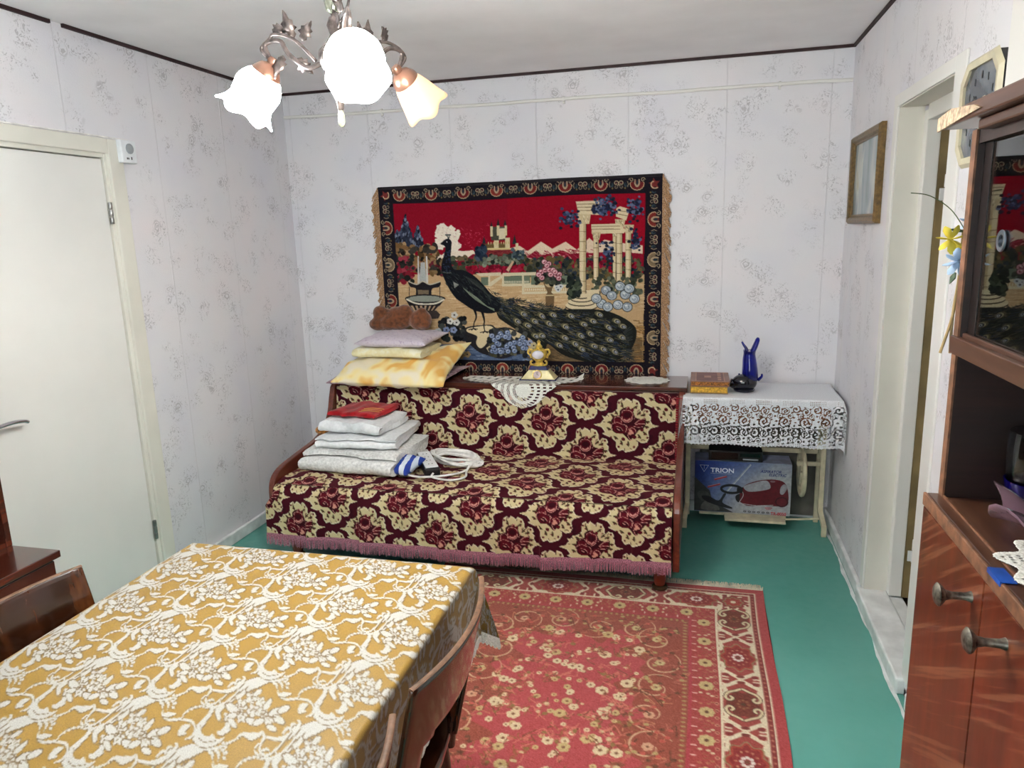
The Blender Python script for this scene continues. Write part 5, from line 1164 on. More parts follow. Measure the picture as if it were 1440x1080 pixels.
# cloth pattern: gold satin with white swans, bouquets and acanthus scrolls, half-drop repeat 37.4 x 20.4 cm
PXM = 1000/.374*.8
tcw, tch = int(.374*2140), int(.204*2140)
GOLD, WHT, GRY = (150, 117, 46), (178, 176, 170), (106, 84, 50)
tc = Canvas(tcw, tch, GOLD)
def t2(P):
    P = np.asarray(P, float)-np.array([815, 400]); x = (1598*P[:, 0]+1804*P[:, 1])/5.286e6; y = (-2968*P[:, 1]+301*P[:, 0])/5.286e6
    return np.stack([x*2140, -y*2140], -1)
tc.tr = t2; tc.k = .85
def shape_ops():
    L, E2, PO = [], [], []
    # swan: neck and crescent body, wing curls behind it
    L += [([(752, 420), (752, 385), (785, 345), (815, 310), (826, 290), (806, 279), (780, 284)], [30, 26, 20, 17, 14, 9, 4])]
    PO += [sm([(740, 385), (742, 425), (770, 452), (830, 460), (890, 446), (925, 418), (880, 424), (850, 400), (830, 412), (800, 408), (772, 385), (765, 360)], 5, True)]
    L += [([(800, 470), (890, 462), (960, 438), (1025, 415)], [6, 10, 8, 3]), ([(845, 478), (868, 486), (872, 512)], [8, 12, 3]), ([(880, 472), (905, 484), (906, 514)], [8, 12, 3]), ([(915, 466), (938, 478), (936, 506)], [8, 11, 3])]
    # acanthus leaves sweeping to the left
    L += [([(812, 470), (740, 474), (670, 496), (600, 548), (520, 598), (440, 606), (385, 585), (378, 560)], [6, 40, 42, 22, 14, 11, 8, 4]), ([(380, 566), (392, 548), (412, 550)], [8, 6, 3]), ([(590, 565), (625, 552), (628, 536)], [5, 11, 4]), ([(530, 605), (500, 580), (505, 562)], [5, 9, 3])]
    L += [([(430, 515), (500, 526), (570, 515), (625, 480), (648, 452), (628, 442)], [5, 11, 18, 20, 12, 4]), ([(540, 505), (560, 482), (590, 478)], [6, 12, 4]), ([(585, 490), (600, 462), (625, 460)], [6, 12, 4])]
    # branch to the upper left with a curled leaf
    L += [([(505, 298), (520, 325), (570, 342), (650, 338), (715, 352), (738, 385), (722, 415), (685, 425)], [5, 12, 9, 8, 10, 9, 8, 3]), ([(515, 322), (550, 318), (600, 312)], [8, 20, 3]), ([(700, 365), (668, 378), (650, 398), (690, 400)], [8, 24, 20, 4]), ([(640, 336), (655, 305), (690, 285), (735, 282)], [4, 8, 8, 4])]
    for x, y in ((668, 300), (690, 288), (715, 280), (742, 276), (768, 276), (925, 442), (942, 458), (948, 480), (940, 502)): E2.append((x, y, 8, 6, 0))
    # bouquet of broad-petalled flowers and leaves
    for x, y, r in ((1012, 268, 30), (1072, 232, 28), (1090, 295, 30), (1150, 300, 26), (1020, 322, 26), (1135, 250, 24)):
        for a in range(5): E2.append((x+r*.72*math.cos(a*1.257+x), y+r*.5*math.sin(a*1.257+x), r*.52, r*.36, a*1.257+x))
    for x, y, r, l in ((955, 285, .35, 36), (948, 325, -.3, 30), (1200, 325, .35, 32), (1235, 300, -.25, 36), (1190, 352, .7, 26), (1285, 285, -.3, 30), (1255, 335, .35, 30), (965, 352, .6, 26), (1085, 345, .3, 30), (1180, 262, -.8, 28), (1130, 345, -.3, 26), (1000, 215, -.6, 28), (1110, 205, -.5, 24), (1210, 372, .3, 24)): E2.append((x, y, l, l*.42, r))
    L += [([(884, 340), (864, 302), (888, 272), (945, 262)], [10, 26, 22, 4]), ([(900, 392), (936, 368), (930, 328), (905, 308)], [6, 24, 22, 4]), ([(878, 392), (905, 398), (960, 382)], [6, 18, 4]), ([(1145, 352), (1162, 328), (1265, 330)], [4, 5, 3])]
    # tendril closing the repeat on the right
    L += [([(1150, 398), (1090, 410), (1040, 402), (1000, 414)], [10, 24, 12, 4]), ([(1150, 385), (1168, 410), (1145, 448), (1150, 476), (1195, 485), (1265, 445), (1335, 385)], [5, 14, 8, 10, 7, 8, 4]), ([(1150, 470), (1185, 462), (1205, 470)], [6, 9, 3])]
    return L, E2, PO
Ls, Es, Ps = shape_ops()
offs = [(ox+ix*tcw, oy+iy*tch) for ix in (-1, 0, 1, 2) for iy in (-2, -1, 0, 1, 2) for ox, oy in ((0, 0), (tcw/2, tch/2))]
for of in offs:
    if not (-420 < of[0] < tcw+420 and -420 < of[1] < tch+420): continue
    for P, wd in Ls:
        for cc, g_, d_ in ((GRY, 1.72, 3), (WHT, 1.42, 0)):
            tc.off = (of[0]+d_, of[1]+d_); tc.line(sm(P, 5), [w_*g_ for w_ in wd], cc)
    for P in Ps:
        for cc, d_ in ((GRY, 4), (WHT, 0)): tc.off = (of[0]+d_, of[1]+d_); tc.poly(P, cc)
    for x, y, rx, ry, r_ in Es:
        for cc, g_ in ((GRY, 1.62), (WHT, 1.34)): tc.off = of; tc.ell(x, y, rx*g_, ry*g_, cc, r_, 1, 11)
for of in offs:                      # fine gold veins cut into the white figures
    tc.off = of
    for P in ([(770, 420), (810, 437), (880, 432)], [(690, 492), (620, 535), (540, 590)], [(1040, 265), (1065, 285)], [(1095, 300), (1120, 290)], [(985, 300), (1040, 300)], [(890, 350), (915, 345)], [(1160, 318), (1235, 322)], [(1110, 245), (1075, 250)]): tc.line(sm(P, 4), 4, GRY)
TCL = tc.down(2)
res = .0034
dl_, dr_, df_, dn_ = .13, .215, .20, .18
Us = np.arange(-dl_, TB[1]-TB[0]+dr_, res); Vs = np.arange(-df_, TB[3]-TB[2]+dn_, res)
Ug, Vg = np.meshgrid(Us, Vs); W_, D_e = TB[1]-TB[0], TB[3]-TB[2]
oL = np.clip(-Ug, 0, None); oR = np.clip(Ug-W_, 0, None); oF = np.clip(-Vg, 0, None); oN = np.clip(Vg-D_e, 0, None)
ox = np.maximum(oL, oR); oy = np.maximum(oF, oN)
rad = .012
def bend(o): return np.where(o < rad*PI/2, rad*np.sin(np.clip(o/rad, 0, PI/2)), rad), np.where(o < rad*PI/2, rad*(1-np.cos(np.clip(o/rad, 0, PI/2))), rad+o-rad*PI/2)
hx, dx_ = bend(ox); hy, dy_ = bend(oy)
cm_ = np.minimum(ox, oy)
drop = np.maximum(dx_, dy_)+.25*cm_
Xc = TB[0]+np.clip(Ug, 0, W_)+np.where(oR > 0, 1, -1)*(hx+.24*cm_); Yc = TB[3]-np.clip(Vg, 0, D_e)+np.where(oF > 0, 1, -1)*(hy+.24*cm_)
wv = np.clip(drop/.2, 0, 1)
Xc += np.where(oR > 0, 1, 0)*.010*wv*(1+np.sin(Yc*17+.6))*.6; Yc += np.where(oF > 0, 1, 0)*.010*wv*(1+np.sin(Xc*15))*.6
Zc = .7525-drop+.0006*np.sin(Xc*40)*np.sin(Yc*31)
ccol = sample(TCL, ((Ug+TB[0]+1.589)/.374)*TCL.shape[1], ((Vg-TB[3]-2.768)/.204)*TCL.shape[0])
m_satin = dyed('satin_jacquard', .42, 500, .06, .1, .45)
tcl = thing('tablecloth', 'gold satin tablecloth with white swans and flowers on the dining table', 'tablecloth', (-1.75, -3.12, .75))
cloth_grid('cloth', np.stack([Xc, Yc, Zc], -1), ccol, m_satin, tcl)
# thin white lace edging hanging at the hem
mb = MB(); nr, ncc = Xc.shape
hem_pts = [(Xc[j, -1], Yc[j, -1], Zc[j, -1]) for j in range(0, nr, 2)]; hem_pts2 = [(Xc[0, i], Yc[0, i], Zc[0, i]) for i in range(0, ncc, 2)]
for H_ in (hem_pts, hem_pts2):
    V = []; F = []
    for i, p in enumerate(H_):
        d = .018+.008*abs(math.sin(i*.55)); V += [p, (p[0]+.002, p[1]+.002, p[2]-d)]
        if i: F.append((2*i-2, 2*i, 2*i+1, 2*i-1))
    mb.add(V, F)
le = link('lace_edging', mb, m_lace, tcl); le['kind'] = 'stuff'; le['label'] = 'white lace edging along the hem'

# ------------------------------------------------------------------ dining chairs with curved plywood backs
def make_chair(label):
    t = thing('dining_chair', label, 'chair', (0, 0, 0), 'plywood chairs around the dining table')
    # local frame: front is +Y, back panel at -Y
    def back_pt(u, z): s_ = 2*u-1; return (s_*.225, -.200-.22*(z-.45)-.042*(1-s_*s_), z)
    nu_, nz = 26, 30
    zs_ = np.linspace(.43, .82, nz+1); us_ = np.linspace(0, 1, nu_+1)
    for sgn, nm in ((1, 'backrest'),):
        mb = MB(); idx = {}
        def vid(i, j):
            if (i, j) not in idx: idx[(i, j)] = len(mb.v); mb.v.append(back_pt(us_[i], zs_[j]))
            return idx[(i, j)]
        for j in range(nz):
            for i in range(nu_):
                u, z = (us_[i]+us_[i+1])/2, (zs_[j]+zs_[j+1])/2
                if .17 < u < .83 and z < .665-.02*(abs(u-.5) > .28): continue
                f = (vid(i, j), vid(i+1, j), vid(i+1, j+1), vid(i, j+1)); mb.f.append(f); mb.m.append(0)
        o = link('backrest', mb, m_walnut, t, smooth=70, solid=.013); o.modifiers.new('edges', 'BEVEL').width = .003
    top = [back_pt(u, .8215) for u in np.linspace(.0, 1, 27)]
    link('edge_band', MB().tube(top, .0062, 8, flat=.4), m_ply, o, smooth=True)
    link('seat', MB().prism([tuple(p) for p in sm([(-.20, -.19), (.20, -.19), (.225, .10), (.19, .21), (-.19, .21), (-.225, .10)], 5, True)], 'z', .430, .452), m_walnut, t, bevel=.006)
    link('seat_rail', MB().box(-.18, .18, -.16, .16, .385, .43), m_walnut_d, t, bevel=.004)
    for sx_ in (-1, 1):
        link('leg', MB().tube([(sx_*.17, .15, .42), (sx_*.19, .18, .006)], [.019, .012], 10), m_walnut_d, t, smooth=True)
        link('leg', MB().tube([(sx_*.185, -.165, .44), (sx_*.19, -.20, .006)], [.019, .012], 10), m_walnut_d, t, smooth=True)
        link('back_post', MB().tube([(sx_*.205, -.185, .36), (sx_*.205, -.196, .45), (sx_*.205, -.228, .60)], [.014, .016, .012], 10), m_walnut_d, t, smooth=True)
    return t
ch0 = make_chair('glossy plywood chair on the right of the table, nearer to the sofa')
ch0.location = (-1.505, -2.852, .0035); ch0.rotation_euler = (0, 0, PI/2)
dup(ch0, (-1.510, -3.372, .0035), PI/2, 'glossy plywood chair right of the table, cut off by the picture lower edge')
dup(ch0, (-1.985, -2.985, .003), -PI/2, 'glossy plywood chair with figured walnut back on the left side of the table')

# ------------------------------------------------------------------ rug
RX0, RX1, RY0, RY1 = -1.945, -.418, -3.25, -.957
rw, rh = int((RX1-RX0)*500), int((RY1-RY0)*500)       # canvas: 2 mm per pixel
rg = Canvas(rw, rh, (150, 52, 52))
S_ = 5.0                                                # canvas pixels per cm
Wc, Lc = rw/S_, rh/S_
rnd = random.Random(21)
RED, BRN, CRM, OLV, PNK = (158, 46, 50), (128, 48, 40), (226, 212, 182), (150, 132, 92), (176, 60, 66)
def rc_(x0, y0, x1, y1, c): rg.poly(np.array([(x0, y0), (x1, y0), (x1, y1), (x0, y1)])*S_, c)
rc_(0, 0, Wc, Lc, (176, 68, 68)); rc_(4.0, 4.0, Wc-4.0, Lc-4.0, CRM); rc_(4.6, 4.6, Wc-4.6, Lc-4.6, (136, 48, 44))
rc_(6.3, 6.3, Wc-6.3, Lc-6.3, CRM); rc_(7.2, 7.2, Wc-7.2, Lc-7.2, (160, 68, 60)); rc_(20.3, 20.3, Wc-20.3, Lc-20.3, CRM); rc_(21.4, 21.4, Wc-21.4, Lc-21.4, (164, 66, 62))
rc_(31, 31, Wc-31, Lc-31, (172, 62, 70)); rc_(32.2, 32.2, Wc-32.2, Lc-32.2, (150, 76, 60))
def place(fn, d, pitch, start=0, corner=False):           # repeat a border motif: fn(transform, k); local x across (outwards +), y along
    for side in range(4):
        L = Lc if side in (0, 2) else Wc
        n = int(round((L-2*d)/pitch)); pt = (L-2*d)/n
        for k in range(n):
            a = d+pt*(k+.5)
            if side == 0: f = lambda P, a=a: np.stack([Wc-d+np.asarray(P, float)[:, 0], a+np.asarray(P, float)[:, 1]], -1)*S_
            elif side == 1: f = lambda P, a=a: np.stack([a+np.asarray(P, float)[:, 1], d-np.asarray(P, float)[:, 0]], -1)*S_
            elif side == 2: f = lambda P, a=a: np.stack([d-np.asarray(P, float)[:, 0], a+np.asarray(P, float)[:, 1]], -1)*S_
            else: f = lambda P, a=a: np.stack([a+np.asarray(P, float)[:, 1], Lc-d+np.asarray(P, float)[:, 0]], -1)*S_
            fn(f, k)
def el(f, x, y, rx, ry, c, n=16): t = np.linspace(0, 2*PI, n, endpoint=False); rg.poly(f(np.stack([x+rx*np.cos(t), y+ry*np.sin(t)], -1)), c)
def ln(f, P, wd, c): rg.line(f(sm(P, 5)), wd*S_, c)
def lobed(f, rx, ry, c, n=8, amp=.12): t = np.linspace(0, 2*PI, 48, endpoint=False); r = 1+amp*np.cos(n*t); rg.poly(f(np.stack([rx*r*np.cos(t), ry*r*np.sin(t)], -1)), c)
def med(f, k):
    for sy in (-1, 1):       # cream lattice and blobs between the cartouches
        for sx_ in (-1, 1):
            ln(f, [(0, sy*13.9), (sx_*3.2, sy*11.4), (sx_*6.4, sy*9.0)], 1.9, CRM); ln(f, [(sx_*6.4, sy*9), (sx_*5.6, sy*6.5), (sx_*6.5, sy*4)], 1.6, CRM); el(f, sx_*4.9, sy*12.4, 1.2, 1.2, (132, 44, 42), 10); ln(f, [(sx_*6.5, sy*13.5), (sx_*4.2, sy*13.6)], .8, CRM); ln(f, [(sx_*6.5, sy*11), (sx_*5.2, sy*10.2)], .9, CRM)
        el(f, 0, sy*12.6, 1.5, .9, (126, 50, 42), 10)
    if k % 2:
        lobed(f, 6.4, 8.6, OLV); lobed(f, 5.9, 8.0, (166, 66, 52)); lobed(f, 5.0, 6.9, (140, 42, 40))
        for a in range(12): el(f, 3.4*math.cos(a*PI/6), 4.8*math.sin(a*PI/6), .5, .5, (190, 130, 100), 8)
        for a in range(8): t = a*PI/4; el(f, 1.7*math.cos(t), 2.0*math.sin(t), .75, .75, (226, 212, 200), 8)
        el(f, 0, 0, .8, .8, (120, 70, 50), 8)
    else:
        lobed(f, 5.2, 7.0, (118, 52, 38), 6)
        for sx_ in (-1, 1):
            for sy in (-1, 1):
                P = [(0, sy*8.8), (sx_*2.4, sy*7.2), (sx_*4.8, sy*5.8), (sx_*5.9, sy*3.2), (sx_*4.6, sy*1.6), (sx_*3.4, sy*2.8), (sx_*4.2, sy*3.9)]; ln(f, P, 1.5, (60, 30, 24)); ln(f, P, 1.05, (216, 200, 160))
        for a in range(8): t = a*PI/4; el(f, 1.8*math.cos(t), 2.2*math.sin(t), .55, .55, (150, 100, 66), 8)
        el(f, 0, 0, .9, .9, (90, 60, 40), 8)
place(med, 13.7, 28.3)
for (x, y) in ((13.7, 13.7), (Wc-13.7, 13.7), (13.7, Lc-13.7), (Wc-13.7, Lc-13.7)):
    f = lambda P, x=x, y=y: (np.asarray(P, float)+np.array([x, y]))*S_
    lobed(f, 5.4, 5.4, (146, 52, 46), 8); lobed(f, 4.2, 4.2, OLV, 8); lobed(f, 3.6, 3.6, (166, 62, 48), 8); el(f, 0, 0, 1.2, 1.2, CRM)
    for a in range(8): t = a*PI/4+.4; ln(f, [(5.2*math.cos(t), 5.2*math.sin(t)), (6.6*math.cos(t+.2), 6.6*math.sin(t+.2))], 1.0, CRM)
def dots(f, k): el(f, 0, 0, .75, .85, (206, 150, 120), 10); el(f, 0, 0, .38, .45, (128, 44, 42), 8)
place(dots, 22.6, 3.9)
def outer(f, k): el(f, 0, 0, .5, .5, (180, 110, 90), 8)
place(outer, 5.5, 2.6)
def ros(f, k):
    for a in range(8): t = a*PI/4; el(f, 1.9*math.cos(t), 1.9*math.sin(t), 1.0, 1.0, (196, 176, 124), 8)
    el(f, 0, 0, 2.0, 2.0, (196, 176, 124), 12); el(f, 0, 0, .8, .8, (104, 66, 44), 8)
    for sy in (-1, 1):
        for x, y in ((-2.0, 4.4), (.6, 4.6), (1.9, 5.6)): el(f, x, sy*y, .8, .55, (212, 192, 156) if k % 2 else (176, 110, 80), 8)
        ln(f, [(-1.2, sy*6.2), (1.0, sy*6.9)], .5, (160, 90, 66))
place(ros, 26.0, 14.4)
def dash(f, k): ln(f, [(-.9, 0), (.2, .1), (.9, 0)], .55, (228, 190, 176))
place(dash, 30.0, 4.6)
def dash2(f, k): ln(f, [(-.45, 0), (.2, .1), (.45, 0)], 1.0, (168, 140, 92))
place(dash2, 33.6, 2.3)
# field: brown scroll band, then rose ground with scattered blossoms
P = []
n_ = 90
def rr_pt(t, d, amp): 
    per = 2*(Wc-2*d)+2*(Lc-2*d); s_ = t*per; Wd, Ld = Wc-2*d, Lc-2*d
    if s_ < Wd: x, y, nx, ny = d+s_, d, 0, 1
    elif s_ < Wd+Ld: x, y, nx, ny = Wc-d, d+s_-Wd, -1, 0
    elif s_ < 2*Wd+Ld: x, y, nx, ny = Wc-d-(s_-Wd-Ld), Lc-d, 0, -1
    else: x, y, nx, ny = d, Lc-d-(s_-2*Wd-Ld), 1, 0
    o_ = amp*(math.sin(t*2*PI*14)+.6*math.sin(t*2*PI*31+1)); return (x+nx*o_, y+ny*o_)
rg.poly(np.array([rr_pt(t, 52, 4.5) for t in np.linspace(0, 1, 220, endpoint=False)])*S_, (176, 74, 76))
idf = lambda P: np.asarray(P, float)*S_
def blossom(x, y, r, c):
    a0 = rnd.uniform(0, 6)
    for a in range(6): el(idf, x+r*.62*math.cos(a+a0), y+r*.62*math.sin(a+a0), r*.48, r*.48, c, 9)
    el(idf, x, y, r*.3, r*.3, (128, 84, 58), 8)
for k in range(26):                    # scrolls in the band
    t = (k+.5)/26; cx, cy = rr_pt(t, 44, 1.5); a0 = rnd.uniform(0, 6); sg = 1 if k % 2 else -1
    rg.line(idf(spiral(cx, cy, 8.5, 2.5, a0, sg*.95, 24)), [.35*S_, .8*S_, .4*S_], (206, 172, 138))
    blossom(cx, cy, 1.9, rnd.choice([(196, 180, 130), (206, 160, 130)]))
    for m_ in range(16):
        x, y = cx+rnd.uniform(-9, 9), cy+rnd.uniform(-9, 9); ln(idf, [(x, y), (x+rnd.uniform(-3, 3), y+rnd.uniform(-3, 3)), (x+rnd.uniform(-4, 4), y+rnd.uniform(-4, 4))], .35, rnd.choice([(196, 130, 96), (96, 56, 36), (186, 110, 90)])); el(idf, x, y, 1.0, .8, rnd.choice([(176, 156, 104), (190, 90, 76), (110, 66, 44)]), 8)
for k in range(620):
    x, y = rnd.uniform(44, Wc-44), rnd.uniform(44, Lc-44)
    d = min(x, Wc-x, y, Lc-y)
    if d < 50: continue
    q = rnd.random()
    if q < .42: blossom(x, y, rnd.choice([rnd.uniform(.9, 1.5), rnd.uniform(.9, 1.5), rnd.uniform(1.5, 2.5)]), (218, 198, 160) if rnd.random() < .8 else (196, 172, 120))
    else:
        for m_ in range(3): ln(idf, [(x, y), (x+rnd.uniform(-2.5, 2.5), y+rnd.uniform(-2.5, 2.5)), (x+rnd.uniform(-4, 4), y+rnd.uniform(-4, 4))], .4, rnd.choice([(150, 96, 60), (206, 120, 104), (124, 74, 50)]))
        el(idf, x, y, rnd.uniform(.6, 1.3), rnd.uniform(.6, 1.1), rnd.choice([(206, 180, 140), (140, 110, 64), (198, 110, 96)]), 8)
ri = rg.down(2); ri = ri+rng.normal(0, 7, ri.shape[:2])[..., None]; ih, iw = ri.shape[:2]
Ux, Vy = np.meshgrid(np.linspace(RX0, RX1, iw), np.linspace(RY1, RY0, ih))
edge_ = .004*np.sin(Vy*6)*(Ux-RX0)/(RX1-RX0)
Zr = .0065+.0025*np.sin(Ux*7+Vy*3)*.3+.001*np.sin(Vy*21)
m_rug = dyed('rug_pile', .95, 420, .5, .3, .05)
rug = thing('rug', 'red oriental rug with cream floral border on the green floor', 'rug', (-1.2, -2.1, 0))
cloth_grid('pile', np.stack([Ux+edge_, Vy, Zr], -1), ri, m_rug, rug)
link('backing', MB().box(RX0, RX1, RY0, RY1, .0005, .004), plain('rug_backing', (96, 30, 34), .95), rug)
mb = MB(); nfr = 1600
for k in range(nfr):
    x = RX0+(RX1-RX0)*(k+.5)/nfr; l = random.uniform(.028, .060); dx = random.uniform(-.010, .012)
    mb.add([(x-.001, RY1-.004, .006), (x+.0014, RY1-.004, .006), (x+dx+.0012, RY1+l, .0015+random.uniform(0, .004)), (x+dx-.0012, RY1+l, .0015)], [(0, 1, 2, 3)])
fo = link('fringe', mb, plain('cream_fringe', (214, 206, 184), .95), rug); fo['kind'] = 'stuff'; fo['label'] = 'cream thread fringe at the far end'

# ------------------------------------------------------------------ wall unit on the left, mostly outside the picture
m_mahog = wood('dark_mahogany', (44, 16, 10), (66, 26, 16), (92, 42, 24), 'y', 8, .2, .8)
wu = thing('wall_unit', 'dark polished wall unit with open shelf at the left edge of the picture', 'cabinet', (-2.94, -3.4, 0))
y1_, y0_ = -2.435, -4.55
link('top_board', MB().box(-3.175, -2.695, y0_, y1_, .662, .686), m_mahog, wu, bevel=.003)
link('body', MB().box(-3.17, -2.725, y0_+.015, y1_-.012, .08, .662), m_mahog, wu)
link('plinth', MB().box(-3.15, -2.75, y0_+.03, y1_-.03, 0, .08), m_walnut_d, wu)
for k in range(4):
    a = y1_-.016-k*.522
    dr = link('cabinet_door', MB().box(-2.725, -2.707, a-.515, a, .09, .655), m_mahog, wu, bevel=.003)
    link('knob', MB().lathe([(.008, 0), (.008, .012), (.015, .02), (.013, .028), (0, .03)], (-2.707, a-.46, .45), 14, Matrix.Rotation(PI/2, 3, 'Y')), m_steel, dr, smooth=True)
for y in (y1_-.02, -3.5, y0_): link('side_panel', MB().box(-3.17, -2.885, y, y+.02, .686, 1.75), m_mahog, wu, bevel=.002)
link('shelf', MB().box(-3.17, -2.885, y0_, y1_, 1.75, 1.77), m_mahog, wu); link('shelf', MB().box(-3.165, -2.89, y0_+.02, y1_-.02, .686, .702), m_mahog, wu); link('shelf', MB().box(-3.165, -2.89, y0_+.02, y1_-.02, 1.20, 1.216), m_mahog, wu)
link('back_panel', MB().box(-3.175, -3.168, y0_, y1_, .686, 1.75), m_walnut_d, wu)
# ------------------------------------------------------------------ tall sideboard on the right
CX, CY, CZ = -.38, -2.963, 1.217
CN = -4.35                                     # its near end, behind the camera's left... beyond the frame
m_flame = wood('flamed_mahogany', (58, 17, 7), (88, 30, 12), (116, 47, 20), 'z', 5, .28, .25, 5, ((146, 92, 62), (9, 4.5, 110), .53, .62, .5), 0.555)
m_edge = plain('worn_wood_edge', (108, 74, 54), .5, scale=50, var=.15)
m_top = wood('worn_top_wood', (54, 31, 21), (76, 47, 33), (104, 72, 54), 'y', 9, .35, .3)
m_inner = wood('inner_dark_wood', (22, 10, 8), (33, 15, 11), (48, 24, 18), 'x', 12, .5, .05)
sb = thing('sideboard', 'tall mahogany sideboard with glass-fronted top along the right wall', 'cabinet', (-.2, -3.6, 0))
link('body', MB().box(CX+.018, -.02, CN, CY+0, .10, CZ-.022), m_inner, sb)
link('end_panel', MB().box(CX+.004, -.02, CY-.002, CY+.016-.016, .06, CZ-.022), m_flame, sb)
link('plinth', MB().box(CX+.04, -.03, CN+.02, CY-.03, 0, .10), m_inner, sb)
link('counter', MB().box(CX+.004, -.02, CN, CY, CZ-.020, CZ), m_top, sb, bevel=.002)
link('counter_edge', MB().box(CX-.001, CX+.004, CN, CY+.001, CZ-.020, CZ+.0005), m_edge, sb, bevel=.0015)
link('glass_track', MB().box(CX+.021, CX+.024, CN, CY, CZ-.001, CZ+.003), m_edge, sb)
ys = [CY-.001, -3.2235, -3.4875, -3.7495, -4.0115, CN]
for k in range(5):
    d = link('cabinet_door', MB().box(CX, CX+.018, ys[k+1]+.0012, ys[k]-.0012, .11, CZ-.0215), m_flame, sb, bevel=.0015)
    yk = ys[k+1]+.035 if k % 2 == 0 else ys[k]-.072
    if k == 0: yk = -3.188
    if k == 1: yk = -3.300
    link('knob', MB().lathe([(.0075, 0), (.0055, .006), (.005, .022), (.007, .030), (.0145, .036), (.0155, .039), (.011, .0425), (0, .044)], (CX, yk, 1.156), 20, Matrix.Rotation(-PI/2, 3, 'Y')), plain('aged_knob', (96, 92, 84), .42, metal=.8, scale=120, var=.25), d, smooth=True)
# upper part
UX = -.36
link('side_panel', MB().box(UX+.003, -.02, CY-.018, CY, CZ, 1.757), m_inner, sb)
link('side_panel_edge', MB().box(UX, UX+.003, CY-.018, CY, CZ, 1.757), m_edge, sb)
link('side_panel', MB().box(UX, -.02, CN, CN+.018, CZ, 1.757), m_inner, sb)
link('back_panel', MB().box(-.026, -.02, CN+.018, CY-.018, CZ, 1.757), m_inner, sb)
link('shelf', MB().box(UX+.004, -.026, CN+.018, CY-.018, 1.444, 1.462), m_inner, sb)
link('shelf_edge', MB().box(UX-.004, UX+.006, CN+.018, CY+.001, 1.440, 1.466).box(UX+.006, UX+.012, CN+.018, CY-.018, 1.462, 1.472).box(UX+.022, UX+.027, CN+.018, CY-.018, 1.462, 1.470), m_top, sb, bevel=.0015)
m_pane = plain('cabinet_glass', (226, 234, 232), .0, trans=1.0, var=0, ior=1.5)
p1 = link('glass_pane', MB().box(UX+.013, UX+.017, -3.62, CY-.046, 1.470, 1.745), m_pane, sb)
link('glass_pane', MB().box(UX+.0285, UX+.0325, CN+.02, -3.55, 1.470, 1.745), m_pane, sb)
link('finger_pull', MB().lathe([(.0085, 0), (.0135, .0005), (.0145, .002), (.0135, .0035), (.0085, .003), (.0085, 0)], (UX+.013, -3.075, 1.606), 22, Matrix.Rotation(-PI/2, 3, 'Y')), plain('pale_metal', (120, 130, 142), .3, metal=.8), p1, smooth=True)
link('stile', MB().box(UX+.012, UX+.028, CY-.046, CY-.018, 1.47, 1.757), plain('near_black_wood', (26, 16, 14), .35), sb)
link('cornice', MB().box(-.386, -.01, CN, -2.902, 1.766, 1.788).box(UX-.012, -.015, CN, -3.02, 1.752, 1.766), m_top, sb, bevel=.003)
link('cornice_rail', MB().box(UX+.004, UX+.03, CN, CY-.018, 1.738, 1.757), m_inner, sb)
link('chipped_edge', MB().prism([(-2.900, 1.764), (-2.900, 1.783), (-2.96, 1.789), (-3.05, 1.781), (-3.075, 1.774), (-3.0, 1.770)], 'x', -.3885, -.385), plain('raw_chipboard', (186, 162, 138), .9, scale=120, var=.12, bump=.4), sb)
for y in (-2.99, -3.45, -3.9, CN+.03): link('leg', MB().box(CX+.035, CX+.07, y-.02, y+.02, 0, .10), m_inner, sb)
tag(link('tape_patch', MB().prism([(CX-.002, CZ-.004), (CX-.002, CZ+.0022), (CX+.016, CZ+.0022), (CX+.016, CZ+.001), (CX, CZ+.001), (CX, CZ-.004)], 'y', -3.272, -3.232), plain('blue_tape', (28, 74, 156), .4), loc=(CX, -3.25, CZ)), 'small strip of blue tape stuck on the sideboard edge', 'tape')
# doily, ruffled plate and tumbler
def wavy_doily(cx, cy, z, R):
    n = 150; g = np.linspace(-R*1.1, R*1.1, n+1); X, Y = np.meshgrid(g, g); x, y = (X[:-1, :-1]+X[1:, 1:])/2, (Y[:-1, :-1]+Y[1:, 1:])/2
    r, t = np.hypot(x, y), np.arctan2(y, x); keep = r < R*(.9+.10*np.cos(t*9))
    keep &= ~((np.sin(x*2*PI/.0105) > .0) & (np.sin(y*2*PI/.0075) > .25) & (r < R*(.82+.10*np.cos(t*9))))
    return cloth_grid('crochet_doily', np.stack([cx+X, cy+Y, np.full_like(X, z)+.0008*np.sin(X*50)], -1), None, m_lace, None, (cx, cy, z), keep, solid=.0008)
tag(wavy_doily(-.266, -3.238, CZ+.004, .106), 'white crochet doily on the sideboard counter under the lilac plate', 'doily')
m_pink = plain('lilac_glass', (176, 140, 156), .05, trans=.45, var=.03, ior=1.45, coat=.6)
pp = thing('ruffled_plate', 'lilac pressed-glass plate with a ruffled rim on the sideboard counter', 'plate', (-.238, -3.180, CZ+.007))
def ruf(r, z, a, t): q = max(0, (r-.045)/.075); return r*(1+.10*q*math.cos(8*a)), z+.016*q*math.sin(8*a+.6)
link('bowl', MB().lathe([(.0, .006), (.03, .006), (.05, .012), (.075, .026), (.100, .038), (.118, .043), (.1185, .047), (.100, .043), (.075, .031), (.05, .017), (.03, .011), (.0, .011)], (-.238, -3.180, CZ+.007), 72, None, 0, ruf), m_pink, pp, smooth=80)
link('foot_ring', MB().lathe([(.028, 0), (.034, 0), (.032, .008), (.028, .008), (.028, 0)], (-.238, -3.180, CZ+.007), 24), m_pink, pp, smooth=True)
tu = thing('glass_tumbler', 'clear tumbler with a cobalt blue base inside the sideboard niche', 'glass', (-.252, -3.025, CZ+.001))
